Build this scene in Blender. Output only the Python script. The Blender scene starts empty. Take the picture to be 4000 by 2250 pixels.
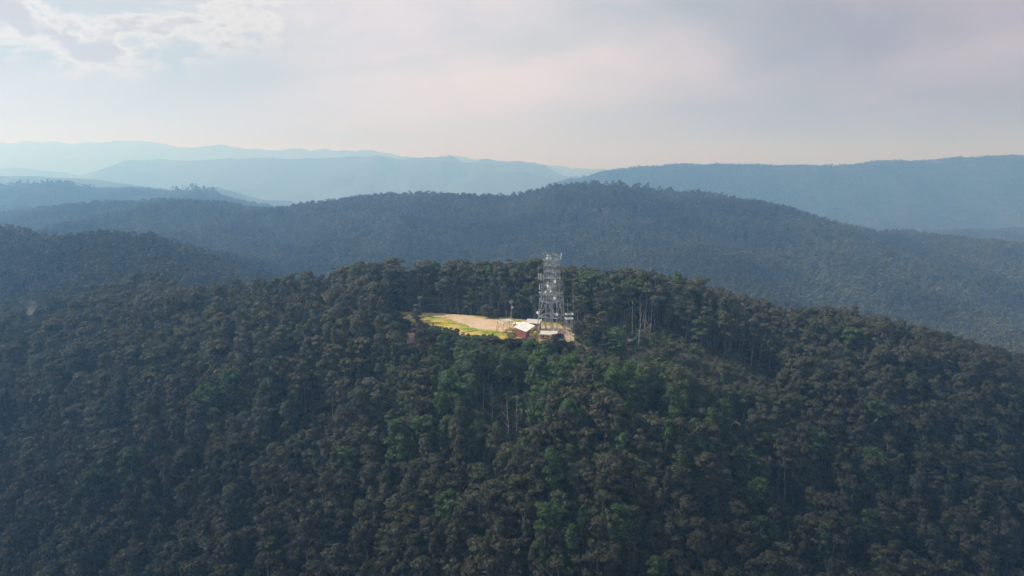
import bpy, math, random
import numpy as np
from mathutils import Vector, Matrix

random.seed(7)
RNG = np.random.default_rng(11)
scene = bpy.context.scene
COL = scene.collection

# ------------------------------------------------------------------ camera
CAM_Z = 105.0
PITCH = math.radians(10.53)
FOC = 1718.0                      # focal length in units of a 2576 wide picture
cam_data = bpy.data.cameras.new("camera")
cam = bpy.data.objects.new("camera", cam_data)
COL.objects.link(cam)
cam.location = (0, 0, CAM_Z)
cam.rotation_euler = (math.pi / 2 - PITCH, 0, 0)
cam_data.sensor_width = 36.0
cam_data.lens = 36.0 * FOC / 2576.0
cam_data.clip_start = 1.0
cam_data.clip_end = 60000.0
scene.camera = cam

# ------------------------------------------------------------------ light
SUN_AZ = math.radians(-84)        # measured from the view direction, negative = left
SUN_EL = math.radians(42)
world = bpy.data.worlds.new("World")
scene.world = world
world.use_nodes = True
wn = world.node_tree.nodes
wl = world.node_tree.links
wn.clear()

def wnode(t, **kw):
    n = wn.new(t)
    for k, v in kw.items():
        setattr(n, k, v)
    return n

def wmath(op, a, b=None, c=None, clamp=False):
    n = wn.new("ShaderNodeMath"); n.operation = op; n.use_clamp = clamp
    for i, v in enumerate((a, b, c)):
        if v is None: continue
        if isinstance(v, (int, float)): n.inputs[i].default_value = v
        else: wl.new(v, n.inputs[i])
    return n.outputs[0]

def wmix(fac, a, b):
    n = wn.new("ShaderNodeMix"); n.data_type = 'RGBA'
    for s, v in ((0, fac), (6, a), (7, b)):
        if isinstance(v, (int, float)): n.inputs[s].default_value = v
        elif isinstance(v, tuple): n.inputs[s].default_value = (*v, 1)
        else: wl.new(v, n.inputs[s])
    return n.outputs[2]

def wsmooth(x, lo, hi):
    n = wn.new("ShaderNodeMapRange"); n.interpolation_type = 'SMOOTHSTEP'; n.clamp = True
    wl.new(x, n.inputs[0]); n.inputs[1].default_value = lo; n.inputs[2].default_value = hi
    return n.outputs[0]

tc = wnode("ShaderNodeTexCoord")
sep = wnode("ShaderNodeSeparateXYZ"); wl.new(tc.outputs["Generated"], sep.inputs[0])
dx, dy, dz = sep.outputs
zz = wmath('ADD', wmath('MAXIMUM', dz, 0.0), 0.16)
cmb = wnode("ShaderNodeCombineXYZ")
wl.new(wmath('DIVIDE', dx, zz), cmb.inputs[0]); wl.new(wmath('DIVIDE', dy, zz), cmb.inputs[1])
def wnoise(scale, detail, rough, dist=0.0, off=(0, 0, 0)):
    m = wnode("ShaderNodeMapping"); m.inputs["Location"].default_value = off
    wl.new(cmb.outputs[0], m.inputs[0])
    n = wnode("ShaderNodeTexNoise"); wl.new(m.outputs[0], n.inputs["Vector"])
    n.inputs["Scale"].default_value = scale; n.inputs["Detail"].default_value = detail
    n.inputs["Roughness"].default_value = rough; n.inputs["Distortion"].default_value = dist
    return n.outputs[0]
sky = wnode("ShaderNodeTexSky", sky_type='NISHITA')
sky.sun_disc = False
sky.sun_elevation = SUN_EL
sky.sun_rotation = SUN_AZ
sky.altitude = 600
sky.dust_density = 3.0
veil = wnoise(0.55, 5, 0.55, 0.4, (3.1, 1.7, 0))
veil_f = wsmooth(veil, 0.36, 0.66)
pm = wnode("ShaderNodeMapping"); pm.inputs["Scale"].default_value = (7.0, 7.0, 15.0); wl.new(tc.outputs["Generated"], pm.inputs[0])
pn = wnode("ShaderNodeTexNoise"); wl.new(pm.outputs[0], pn.inputs["Vector"])
pn.inputs["Scale"].default_value = 1.0; pn.inputs["Detail"].default_value = 10; pn.inputs["Roughness"].default_value = 0.62; pn.inputs["Distortion"].default_value = 0.25
puff = pn.outputs[0]
# thickness of the cloud sheet grows to the right of the view (away from the sun)
side = wsmooth(dx, -0.02, 0.55)
leftside = wsmooth(wmath('MULTIPLY', dx, -1.0), 0.05, 0.5)
SKY_BRIGHT = (0.90, 0.80, 0.825)
SKY_COOL = (0.54, 0.595, 0.62)
SKY_DARK = (0.33, 0.268, 0.33)
c1 = wmix(veil_f, SKY_COOL, SKY_BRIGHT)
c1 = wmix(wmath('MULTIPLY', leftside, 0.65), c1, SKY_COOL)
low = wmath('SUBTRACT', 1.0, wsmooth(dz, 0.0, 0.13))
c1 = wmix(wmath('MULTIPLY', low, 0.85), c1, (0.78, 0.73, 0.86))
dark_f = wmath('MULTIPLY', side, wmath('ADD', 0.72, wmath('MULTIPLY', wmath('SUBTRACT', 0.5, veil), 1.2)), clamp=True)
c2 = wmix(dark_f, c1, SKY_DARK)
# cumulus heads high on the left where the sheet is thin
hi = wsmooth(wmath('ADD', dz, wmath('MULTIPLY', dx, -0.30)), 0.215, 0.275)
pf = wmath('MULTIPLY', wsmooth(puff, 0.45, 0.54), wmath('MULTIPLY', hi, 0.85))
pshade = wmix(wsmooth(puff, 0.52, 0.60), (0.90, 0.86, 0.82), (0.62, 0.565, 0.575))
c3 = wmix(pf, c2, pshade)
bg1 = wnode("ShaderNodeBackground"); wl.new(sky.outputs[0], bg1.inputs[0]); bg1.inputs[1].default_value = 0.10
bg2 = wnode("ShaderNodeBackground"); wl.new(c3, bg2.inputs[0]); bg2.inputs[1].default_value = 1.0
ms = wnode("ShaderNodeMixShader"); ms.inputs[0].default_value = 0.92
wl.new(bg1.outputs[0], ms.inputs[1]); wl.new(bg2.outputs[0], ms.inputs[2])
wo = wnode("ShaderNodeOutputWorld"); wl.new(ms.outputs[0], wo.inputs[0])

sun_d = bpy.data.lights.new("sun", 'SUN')
sun_d.energy = 4.5
sun_d.angle = math.radians(1.0)
sun_d.color = (1.0, 0.955, 0.90)
sun = bpy.data.objects.new("sun", sun_d); COL.objects.link(sun)
sdir = Vector((math.sin(SUN_AZ) * math.cos(SUN_EL), math.cos(SUN_AZ) * math.cos(SUN_EL), math.sin(SUN_EL)))
sun.rotation_euler = sdir.to_track_quat('Z', 'Y').to_euler()
sun.location = (0, 0, 250)

vs = scene.view_settings
vs.view_transform = 'Standard'; vs.look = 'None'; vs.gamma = 1.0; vs.use_curve_mapping = False
vs.exposure = 0.0
scene.render.engine = 'CYCLES'
cy = scene.cycles
cy.max_bounces = 8; cy.diffuse_bounces = 3; cy.glossy_bounces = 2; cy.transmission_bounces = 2
cy.volume_bounces = 4; cy.transparent_max_bounces = 4
cy.use_denoising = True
cy.use_adaptive_sampling = True
cy.adaptive_threshold = 0.015

# ------------------------------------------------------------------ noise and terrain
def _hash(ix, iy, seed):
    h = (ix.astype(np.int64) * 374761393 + iy.astype(np.int64) * 668265263 + seed * 144269504) & 0xFFFFFFFF
    h = ((h ^ (h >> 13)) * 1274126177) & 0xFFFFFFFF
    return ((h ^ (h >> 16)) & 0xFFFF) / 65535.0

def vnoise(x, y, seed=0):
    x0 = np.floor(x); y0 = np.floor(y)
    fx = x - x0; fy = y - y0
    fx = fx * fx * (3 - 2 * fx); fy = fy * fy * (3 - 2 * fy)
    a = _hash(x0, y0, seed); b = _hash(x0 + 1, y0, seed)
    c = _hash(x0, y0 + 1, seed); d = _hash(x0 + 1, y0 + 1, seed)
    return (a * (1 - fx) + b * fx) * (1 - fy) + (c * (1 - fx) + d * fx) * fy - 0.5

def fbm(x, y, seed=0, octs=4):
    s = 0.0; a = 1.0; f = 1.0
    for o in range(octs):
        s = s + a * vnoise(x * f + 17.3 * o, y * f - 9.1 * o, seed + o)
        a *= 0.5; f *= 2.03
    return s

def sstep(t):
    t = np.clip(t, 0, 1); return t * t * (3 - 2 * t)

def z_from(V, d, h=0.0):
    """height of the ground at distance d whose canopy (h above it) sits at picture height V"""
    ang = PITCH + np.arctan((np.asarray(V, float) - 724.5) / FOC)
    return CAM_Z - d * np.tan(ang) - h

def lst(pairs):
    a = np.array(pairs, float); return a[:, 0], a[:, 1]

UC = np.linspace(-900, 3500, 221)     # columns of the terrain description
def col(pairs): return np.interp(UC, *lst(pairs))

VA = col([(-900, 960), (0, 815), (200, 765), (450, 718), (600, 696), (750, 688), (985, 660), (1500, 684), (1650, 694), (1750, 712), (1850, 727), (2000, 747),
          (2150, 771), (2300, 797), (2450, 832), (2576, 870), (3500, 1060)])
d_r = []; z_r = []
zA = z_from(VA, 462, 35)
side_l = np.clip((985 - UC) / 400, 0, 1); side_rr = np.clip((UC - 1550) / 400, 0, 1); side_w = np.maximum(side_l, side_rr)
zA = zA * side_w + 2.0 * (1 - side_w)
z3 = zA - 1.0 - 8 * side_w
z3 = np.where(side_w == 0, 2.0, z3)
d_r += [0, 130, 240, 330, 392, 462]
z_r += [np.full_like(UC, -185.0), z3 - 112, z3 - 64 - 3 * side_w, z3 - 23 - 4 * side_w, z3, zA]
V6 = col([(-900, 600), (0, 568), (150, 563), (300, 574), (450, 608), (550, 648), (620, 688), (750, 790), (1000, 860), (3500, 860)])
z6 = z_from(V6, 850, 17)
w6 = np.clip((700 - UC) / 300, 0, 1)
d_r += [630, 850]
z_r += [np.minimum(zA, z6) - (6 * w6 + 75 * (1 - w6)), z6]
V8 = col([(-900, 600), (0, 540), (100, 520), (250, 504), (420, 499), (560, 504), (640, 519), (720, 524), (850, 508), (960, 492), (1100, 489), (1190, 497),
          (1280, 490), (1380, 472), (1440, 462), (1500, 458), (1600, 470), (1700, 481), (1800, 490), (1900, 508), (2000, 531), (2100, 558), (2200, 576),
          (2350, 595), (2480, 605), (2576, 608), (3500, 620)])
z8 = z_from(V8, 1900, 30)
d_r += [1130, 1900]
z_r += [np.minimum(z6, z8) - 35, z8]
V10 = col([(-900, 480), (0, 466), (70, 464), (150, 464), (200, 474), (260, 477), (350, 475), (440, 480), (500, 478), (560, 495), (650, 512), (720, 526),
           (850, 560), (1200, 640), (2100, 640), (2250, 585), (2576, 572), (3500, 560)])
z10 = z_from(V10, 3100, 30)
d_r += [2450, 3100]
z_r += [np.minimum(z8, z10) - 70, z10]
V12 = col([(-900, 420), (0, 431), (100, 433), (250, 441), (400, 462), (600, 480), (720, 510), (900, 540), (1200, 500), (1340, 470), (1423, 450), (1470, 439),
           (1530, 425), (1600, 416), (1680, 411), (1720, 410), (1780, 414), (1850, 415), (2000, 416), (2130, 413), (2200, 404), (2260, 400), (2330, 402), (2400, 395),
           (2480, 391), (2540, 392), (2576, 395), (3500, 400)])
z12 = z_from(V12, 4800, 25)
d_r += [3800, 4800]
z_r += [np.minimum(z10, z12) - 150, z12]
V14 = col([(-900, 450), (0, 420), (60, 418), (130, 428), (200, 436), (260, 418), (320, 402), (420, 400), (560, 397), (650, 392), (720, 394), (800, 396), (900, 387), (960, 390), (1000, 396),
           (1150, 402), (1240, 409), (1310, 405), (1350, 414), (1400, 437), (1500, 455), (1700, 460), (3500, 460)])
z14 = z_from(V14, 8500, 20)
d_r += [6300, 8500]
z_r += [np.minimum(z12, z14) - 170, z14]
V16 = col([(-900, 370), (0, 366), (100, 361), (200, 362), (330, 358), (420, 361), (520, 368), (620, 377), (690, 377), (740, 372), (790, 376), (870, 373), (950, 379), (1060, 390), (1120, 391), (1210, 395),
           (1250, 402), (1310, 412), (1400, 419), (1500, 429), (1560, 432), (1700, 438), (3500, 440)])
z16 = z_from(V16, 13500, 10)
d_r += [10800, 13500, 17000]
z_r += [np.minimum(z14, z16) - 150, z16, np.full_like(UC, -250.0)]
D_R = np.array(d_r, float); Z_R = np.array(z_r)      # [ring, column]

def terrain(x, y):
    x = np.asarray(x, float); y = np.asarray(y, float)
    r = np.hypot(x, y)
    d = np.maximum(y, r * 0.70)
    depth = np.maximum(0.983 * y + 18, 0.2 * r + 1)
    U = 1288 + FOC * x / depth
    U = np.clip(U, -880, 3480)
    az = np.abs(np.arctan2(x, y))
    t = sstep((az - 1.6) / 1.5)
    U = U * (1 - t) + 1288 * t
    # warp ring distance so that the crests wander
    dw = d * (1 + 0.05 * fbm(x / 900 + 3, y / 900, 21, 2) * np.clip((d - 520) / 400, 0, 1))
    k = np.clip(np.searchsorted(D_R, dw, side='right') - 1, 0, len(D_R) - 2)
    f = (dw - D_R[k]) / (D_R[k + 1] - D_R[k])
    near = dw < 392
    f = np.where(near, f, sstep(f))
    cu = (U - UC[0]) / (UC[1] - UC[0])
    ci = np.clip(cu.astype(int), 0, len(UC) - 2); cf = cu - ci
    za = Z_R[k, ci] * (1 - cf) + Z_R[k, ci + 1] * cf
    zb = Z_R[k + 1, ci] * (1 - cf) + Z_R[k + 1, ci + 1] * cf
    z = za * (1 - f) + zb * f
    # spurs and gullies, none on the summit plateau
    plate = np.clip((np.hypot((x - 5) / 1.35, y - 425) - 50) / 60, 0, 1)
    z = z + 7.0 * plate * fbm(x / 75, y / 95, 5, 3) * np.clip((700 - d) / 200, 0, 1) * (1 - 0.6 * np.clip((U - 1650) / 200, 0, 1))
    crestw = 0.12 + 0.88 * np.clip(np.minimum(np.abs(dw - 1900), np.minimum(np.abs(dw - 4800), np.minimum(np.abs(dw - 3100), np.abs(dw - 8500)))) / 350, 0, 1)
    g = fbm(x / 260 + 4.2, y / 620, 9, 4)
    z = z + crestw * np.clip((d - 520) / 500, 0, 1) * (78 * g - 46 * np.abs(vnoise(x / 170, y / 520, 31)))
    far = np.clip((d - 2600) / 1500, 0, 1)
    z = z + crestw * far * 110 * fbm(x / 900, y / 1500, 41, 4)
    return z

def project(x, y, z):
    dep = y * math.cos(PITCH) - (z - CAM_Z) * math.sin(PITCH)
    up = y * math.sin(PITCH) + (z - CAM_Z) * math.cos(PITCH)
    return 1288 + FOC * x / dep, 724.5 - FOC * up / dep

def on_ground(U, V, dmin=150, dmax=2500):
    """point of the ground seen at picture position U, V"""
    rx = (U - 1288) / FOC; rz = (724.5 - V) / FOC
    Y = math.cos(PITCH) + rz * math.sin(PITCH); Z = -math.sin(PITCH) + rz * math.cos(PITCH)
    t = np.linspace(dmin, dmax, 24000)
    xs = rx * t; ys = Y * t; zs = CAM_Z + Z * t
    below = zs < terrain(xs, ys)
    i = int(np.argmax(below)) if below.any() else len(t) - 1
    return Vector((xs[i], ys[i], float(terrain(xs[i:i + 1], ys[i:i + 1])[0])))

def gz(x, y): return float(terrain(np.array([x]), np.array([y]))[0])

# ------------------------------------------------------------------ helpers
def tag(o, label=None, cat=None, group=None, kind=None):
    if label: o['label'] = label
    if cat: o['category'] = cat
    if group: o['group'] = group
    if kind: o['kind'] = kind
    return o

class MB:
    TH = 1.0
    def __init__(s): s.v = []; s.f = []
    def add(s, vs, fs):
        n = len(s.v); s.v += [tuple(p) for p in vs]; s.f += [tuple(i + n for i in f) for f in fs]
    def box(s, c, size, rz=0.0):
        hx, hy, hz = size[0] / 2, size[1] / 2, size[2] / 2
        ca, sa = math.cos(rz), math.sin(rz); vs = []
        for z in (-hz, hz):
            for x, y in ((-hx, -hy), (hx, -hy), (hx, hy), (-hx, hy)):
                vs.append((c[0] + x * ca - y * sa, c[1] + x * sa + y * ca, c[2] + z))
        s.add(vs, [(3, 2, 1, 0), (4, 5, 6, 7), (0, 1, 5, 4), (1, 2, 6, 5), (2, 3, 7, 6), (3, 0, 4, 7)])
        return s
    def prism(s, poly, z0, z1):
        n = len(poly)
        z0 = z0 if isinstance(z0, (list, tuple)) else [z0] * n
        z1 = z1 if isinstance(z1, (list, tuple)) else [z1] * n
        vs = [(p[0], p[1], z0[i]) for i, p in enumerate(poly)] + [(p[0], p[1], z1[i]) for i, p in enumerate(poly)]
        fs = [tuple(range(n - 1, -1, -1)), tuple(range(n, 2 * n))] + [(i, (i + 1) % n, n + (i + 1) % n, n + i) for i in range(n)]
        s.add(vs, fs); return s
    def tube(s, p, q, r0, r1=None, n=6, caps=True):
        r1 = r0 if r1 is None else r1
        p = Vector(p); q = Vector(q); a = (q - p)
        if a.length < 1e-6: return s
        a.normalize()
        u = a.cross(Vector((0, 0, 1)) if abs(a.z) < 0.9 else Vector((1, 0, 0))).normalized(); w = a.cross(u)
        vs = []
        for c, r in ((p, r0), (q, r1)):
            for i in range(n):
                t = 2 * math.pi * i / n + math.pi / 4
                vs.append(c + u * (math.cos(t) * r) + w * (math.sin(t) * r))
        fs = [(i, (i + 1) % n, n + (i + 1) % n, n + i) for i in range(n)]
        if caps: fs += [tuple(range(n - 1, -1, -1)), tuple(range(n, 2 * n))]
        s.add(vs, fs); return s
    def bar(s, p, q, t): return s.tube(p, q, t * 0.7071 * MB.TH, None, 4)
    def lathe(s, c, axis, prof, n=20):
        axis = Vector(axis).normalized(); c = Vector(c)
        u = axis.cross(Vector((0, 0, 1)) if abs(axis.z) < 0.9 else Vector((1, 0, 0))).normalized(); w = axis.cross(u)
        vs = []
        for (r, h) in prof:
            for i in range(n):
                t = 2 * math.pi * i / n
                vs.append(c + axis * h + (u * math.cos(t) + w * math.sin(t)) * r)
        fs = []
        for k in range(len(prof) - 1):
            for i in range(n):
                j = (i + 1) % n
                fs.append((k * n + i, k * n + j, (k + 1) * n + j, (k + 1) * n + i))
        fs += [tuple(range(n - 1, -1, -1)), tuple((len(prof) - 1) * n + i for i in range(n))]
        s.add(vs, fs); return s
    def mesh(s, name, mat, smooth=False):
        me = bpy.data.meshes.new(name)
        me.from_pydata(s.v, [], s.f)
        if mat: me.materials.append(mat)
        if smooth: me.polygons.foreach_set("use_smooth", [True] * len(me.polygons))
        me.update(); return me
    def build(s, name, mat, parent=None, label=None, smooth=False):
        o = bpy.data.objects.new(name, s.mesh(name, mat, smooth)); COL.objects.link(o)
        if parent: o.parent = parent
        if label: o['label'] = label
        return o

def empty(name, loc, rz=0.0, **kw):
    o = bpy.data.objects.new(name, None); COL.objects.link(o)
    o.location = loc; o.rotation_euler = (0, 0, rz); o.empty_display_size = 1.0
    return tag(o, **kw)

def np_mesh(name, verts, quads, mats, mat_idx=None, smooth=False):
    me = bpy.data.meshes.new(name)
    nv, nf = len(verts), len(quads); k = quads.shape[1]
    me.vertices.add(nv); me.vertices.foreach_set("co", verts.astype(np.float32).ravel())
    me.loops.add(nf * k); me.loops.foreach_set("vertex_index", quads.astype(np.int32).ravel())
    me.polygons.add(nf); me.polygons.foreach_set("loop_start", np.arange(0, nf * k, k, dtype=np.int32))
    for m in mats: me.materials.append(m)
    if mat_idx is not None: me.polygons.foreach_set("material_index", mat_idx.astype(np.int32))
    me.update(calc_edges=True); me.validate()
    if smooth: me.polygons.foreach_set("use_smooth", np.ones(nf, bool))
    return me

# ------------------------------------------------------------------ materials
def new_mat(name):
    m = bpy.data.materials.new(name); m.use_nodes = True
    nt = m.node_tree; nt.nodes.clear()
    return m, nt

def N(nt, t, ins=None, **kw):
    n = nt.nodes.new(t)
    for k, v in kw.items(): setattr(n, k, v)
    for k, v in (ins or {}).items():
        if isinstance(v, bpy.types.NodeSocket): nt.links.new(v, n.inputs[k])
        elif isinstance(v, tuple) and len(v) == 3 and n.inputs[k].type == 'RGBA': n.inputs[k].default_value = (*v, 1)
        else: n.inputs[k].default_value = v
    return n

def mixc(nt, fac, a, b):
    n = nt.nodes.new("ShaderNodeMix"); n.data_type = 'RGBA'
    for s, v in ((0, fac), (6, a), (7, b)):
        if isinstance(v, bpy.types.NodeSocket): nt.links.new(v, n.inputs[s])
        elif isinstance(v, tuple): n.inputs[s].default_value = (*v, 1)
        else: n.inputs[s].default_value = v
    return n.outputs[2]

def simple_mat(name, a, b, scale=1.0, rough=0.7, metal=0.0, bump=0.0, detail=4, lo=0.35, hi=0.65):
    m, nt = new_mat(name)
    tcn = N(nt, "ShaderNodeNewGeometry")
    no = N(nt, "ShaderNodeTexNoise", {"Vector": tcn.outputs["Position"], "Scale": scale, "Detail": detail, "Roughness": 0.6})
    mr = N(nt, "ShaderNodeMapRange", {0: no.outputs[0], 1: lo, 2: hi})
    c = mixc(nt, mr.outputs[0], a, b)
    p = N(nt, "ShaderNodeBsdfPrincipled", {"Base Color": c, "Roughness": rough, "Metallic": metal})
    if bump:
        bn = N(nt, "ShaderNodeBump", {"Height": no.outputs[0], "Strength": bump, "Distance": 0.3})
        nt.links.new(bn.outputs[0], p.inputs["Normal"])
    o = N(nt, "ShaderNodeOutputMaterial", {0: p.outputs[0]})
    return m

def leaf_mat(name, cols, fixed=None, green_stand=True, k=1.0):
    """foliage: colour varies from tree to tree and from stand to stand"""
    m, nt = new_mat(name)
    geo = N(nt, "ShaderNodeNewGeometry"); oi = N(nt, "ShaderNodeObjectInfo")
    stand = N(nt, "ShaderNodeTexNoise", {"Vector": oi.outputs["Location"], "Scale": 0.016, "Detail": 2.0})
    leaf = N(nt, "ShaderNodeTexNoise", {"Vector": geo.outputs["Position"], "Scale": 0.55, "Detail": 4.0, "Roughness": 0.65})
    if fixed is None:
        s = N(nt, "ShaderNodeMath", {0: oi.outputs["Random"], 1: 0.62}, operation='MULTIPLY')
        s2 = N(nt, "ShaderNodeMapRange", {0: stand.outputs[0], 1: 0.35, 2: 0.65, 3: 0.0, 4: 0.38})
        f = N(nt, "ShaderNodeMath", {0: s.outputs[0], 1: s2.outputs[0]}, operation='ADD')
        cr = N(nt, "ShaderNodeValToRGB", {0: f.outputs[0]})
        el = cr.color_ramp.elements
        el[0].position = 0.0; el[0].color = (*cols[0], 1); el[1].position = 1.0; el[1].color = (*cols[-1], 1)
        for i, c in enumerate(cols[1:-1]):
            e = el.new((i + 1) / (len(cols) - 1)); e.color = (*c, 1)
        base = cr.outputs[0]
        if green_stand:
            # younger green regrowth round and below the summit clearing
            sub = N(nt, "ShaderNodeVectorMath", {0: oi.outputs["Location"], 1: (35, 352, -12)}, operation='DISTANCE')
            gm = N(nt, "ShaderNodeMapRange", {0: sub.outputs["Value"], 1: 35.0, 2: 135.0, 3: 1.0, 4: 0.0}, interpolation_type='SMOOTHSTEP')
            rr = N(nt, "ShaderNodeMath", {0: gm.outputs[0], 1: oi.outputs["Random"]}, operation='MULTIPLY')
            base = mixc(nt, rr.outputs[0], base, (0.066, 0.125, 0.032))
    else:
        base = mixc(nt, 0.0, fixed, fixed)
    v = N(nt, "ShaderNodeMapRange", {0: leaf.outputs[0], 1: 0.3, 2: 0.7, 3: 0.62 * k, 4: 1.45 * k})
    # near foliage: shade painted in, darker downslope; distant foliage: random tone by stand
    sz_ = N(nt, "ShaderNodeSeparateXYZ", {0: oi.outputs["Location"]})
    shade_or_stand = N(nt, "ShaderNodeMapRange", {0: sz_.outputs[2], 1: -75.0, 2: -14.0, 3: 0.44, 4: 1.2}) if green_stand else \
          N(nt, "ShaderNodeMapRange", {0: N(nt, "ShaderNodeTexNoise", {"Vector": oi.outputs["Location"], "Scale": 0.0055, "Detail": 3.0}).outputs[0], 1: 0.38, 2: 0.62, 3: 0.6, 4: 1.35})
    vv = N(nt, "ShaderNodeMath", {0: v.outputs[0], 1: shade_or_stand.outputs[0]}, operation='MULTIPLY')
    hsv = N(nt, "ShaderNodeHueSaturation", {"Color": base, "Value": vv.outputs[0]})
    df = N(nt, "ShaderNodeBsdfPrincipled", {"Base Color": hsv.outputs[0], "Roughness": 0.62, "Specular IOR Level": 0.25})
    tr = N(nt, "ShaderNodeBsdfTranslucent", {"Color": hsv.outputs[0]})
    mx = N(nt, "ShaderNodeMixShader", {0: 0.22, 1: df.outputs[0], 2: tr.outputs[0]})
    N(nt, "ShaderNodeOutputMaterial", {0: mx.outputs[0]})
    return m

FOREST_COLS = [(0.045, 0.068, 0.028), (0.088, 0.086, 0.048), (0.090, 0.091, 0.055), (0.064, 0.076, 0.038), (0.104, 0.103, 0.064)]
M = {}
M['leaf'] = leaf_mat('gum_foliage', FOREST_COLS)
M['leaf_far'] = leaf_mat('distant_foliage', FOREST_COLS, green_stand=False, k=1.15)
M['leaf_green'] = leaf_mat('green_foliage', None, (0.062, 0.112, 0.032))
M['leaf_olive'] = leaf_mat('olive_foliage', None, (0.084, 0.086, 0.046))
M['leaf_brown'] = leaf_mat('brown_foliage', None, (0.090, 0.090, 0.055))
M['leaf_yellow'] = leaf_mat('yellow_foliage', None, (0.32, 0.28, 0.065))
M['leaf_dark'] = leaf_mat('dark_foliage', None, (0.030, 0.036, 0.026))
M['bark'] = simple_mat('gum_bark', (0.085, 0.078, 0.068), (0.26, 0.24, 0.20), 0.35, 0.85)
M['bleached'] = simple_mat('bleached_wood', (0.17, 0.16, 0.155), (0.36, 0.34, 0.32), 0.8, 0.8)
M['steel'] = simple_mat('galvanised_steel', (0.22, 0.245, 0.275), (0.42, 0.45, 0.48), 0.35, 0.5, 0.2)
M['dark_steel'] = simple_mat('weathered_steel', (0.10, 0.11, 0.12), (0.20, 0.21, 0.23), 0.8, 0.6, 0.3)
M['white'] = simple_mat('white_paint', (0.72, 0.72, 0.70), (0.82, 0.82, 0.80), 1.5, 0.45)
M['cream'] = simple_mat('cream_paint', (0.62, 0.58, 0.46), (0.74, 0.70, 0.58), 1.5, 0.5)
M['radome'] = simple_mat('dish_radome', (0.52, 0.52, 0.52), (0.62, 0.62, 0.62), 2.0, 0.5)
M['tan'] = simple_mat('tan_paint', (0.42, 0.30, 0.16), (0.55, 0.42, 0.26), 0.9, 0.7)
M['timber'] = simple_mat('pole_timber', (0.28, 0.25, 0.20), (0.42, 0.39, 0.33), 1.2, 0.85)
M['dark_opening'] = simple_mat('dark_glass', (0.02, 0.022, 0.025), (0.035, 0.037, 0.04), 1.0, 0.2)
M['brick'] = simple_mat('red_brick', (0.22, 0.075, 0.055), (0.33, 0.14, 0.11), 2.5, 0.9)
M['brown_brick'] = simple_mat('brown_brick', (0.17, 0.085, 0.05), (0.27, 0.15, 0.09), 2.5, 0.9)
M['roof_white'] = simple_mat('white_roof_sheet', (0.76, 0.75, 0.72), (0.84, 0.83, 0.80), 0.5, 0.5)
M['roof_grey'] = simple_mat('pale_roof_sheet', (0.50, 0.46, 0.40), (0.62, 0.58, 0.52), 0.5, 0.6)
M['wire'] = simple_mat('cable', (0.08, 0.08, 0.08), (0.14, 0.14, 0.14), 1.0, 0.6)

def ground_mat():
    m, nt = new_mat('forest_floor')
    g = N(nt, "ShaderNodeNewGeometry")
    n1 = N(nt, "ShaderNodeTexNoise", {"Vector": g.outputs["Position"], "Scale": 0.045, "Detail": 8.0, "Roughness": 0.65})
    n2 = N(nt, "ShaderNodeTexNoise", {"Vector": g.outputs["Position"], "Scale": 0.004, "Detail": 6.0, "Roughness": 0.6})
    r1 = N(nt, "ShaderNodeMapRange", {0: n1.outputs[0], 1: 0.35, 2: 0.65})
    r2 = N(nt, "ShaderNodeMapRange", {0: n2.outputs[0], 1: 0.4, 2: 0.6})
    c = mixc(nt, r1.outputs[0], (0.028, 0.033, 0.020), (0.070, 0.062, 0.045))
    c2 = mixc(nt, r2.outputs[0], (0.045, 0.058, 0.038), (0.080, 0.085, 0.055))
    dist = N(nt, "ShaderNodeVectorMath", {0: g.outputs["Position"], 1: (0, 0, 0)}, operation='DISTANCE')
    fr = N(nt, "ShaderNodeMapRange", {0: dist.outputs["Value"], 1: 2000.0, 2: 3200.0})
    c = mixc(nt, fr.outputs[0], c, c2)
    b = N(nt, "ShaderNodeBump", {"Height": n2.outputs[0], "Strength": 0.6, "Distance": 30.0})
    b2 = N(nt, "ShaderNodeBump", {"Height": n1.outputs[0], "Strength": 0.8, "Distance": 3.0, "Normal": b.outputs[0]})
    p = N(nt, "ShaderNodeBsdfPrincipled", {"Base Color": c, "Roughness": 0.95, "Normal": b2.outputs[0], "Specular IOR Level": 0.1})
    N(nt, "ShaderNodeOutputMaterial", {0: p.outputs[0]})
    return m
M['ground'] = ground_mat()

def grass_mat():
    m, nt = new_mat('rough_grass')
    g = N(nt, "ShaderNodeNewGeometry")
    n1 = N(nt, "ShaderNodeTexNoise", {"Vector": g.outputs["Position"], "Scale": 0.075, "Detail": 5.0, "Roughness": 0.6, "Distortion": 0.6})
    n2 = N(nt, "ShaderNodeTexNoise", {"Vector": g.outputs["Position"], "Scale": 0.9, "Detail": 5.0, "Roughness": 0.7})
    cr = N(nt, "ShaderNodeValToRGB", {0: n1.outputs[0]})
    el = cr.color_ramp.elements
    el[0].position = 0.38; el[0].color = (0.13, 0.24, 0.035, 1)
    el[1].position = 0.62; el[1].color = (0.52, 0.40, 0.13, 1)
    e = el.new(0.49); e.color = (0.42, 0.34, 0.065, 1)
    v = N(nt, "ShaderNodeMapRange", {0: n2.outputs[0], 1: 0.3, 2: 0.7, 3: 0.7, 4: 1.25})
    hsv = N(nt, "ShaderNodeHueSaturation", {"Color": cr.outputs[0], "Value": v.outputs[0]})
    b = N(nt, "ShaderNodeBump", {"Height": n2.outputs[0], "Strength": 0.8, "Distance": 0.4})
    p = N(nt, "ShaderNodeBsdfPrincipled", {"Base Color": hsv.outputs[0], "Roughness": 0.9, "Normal": b.outputs[0], "Specular IOR Level": 0.1})
    N(nt, "ShaderNodeOutputMaterial", {0: p.outputs[0]})
    return m
M['grass'] = grass_mat()
M['gravel'] = simple_mat('gravel', (0.48, 0.35, 0.21), (0.62, 0.47, 0.33), 0.28, 0.95, detail=8, bump=0.4)
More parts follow.
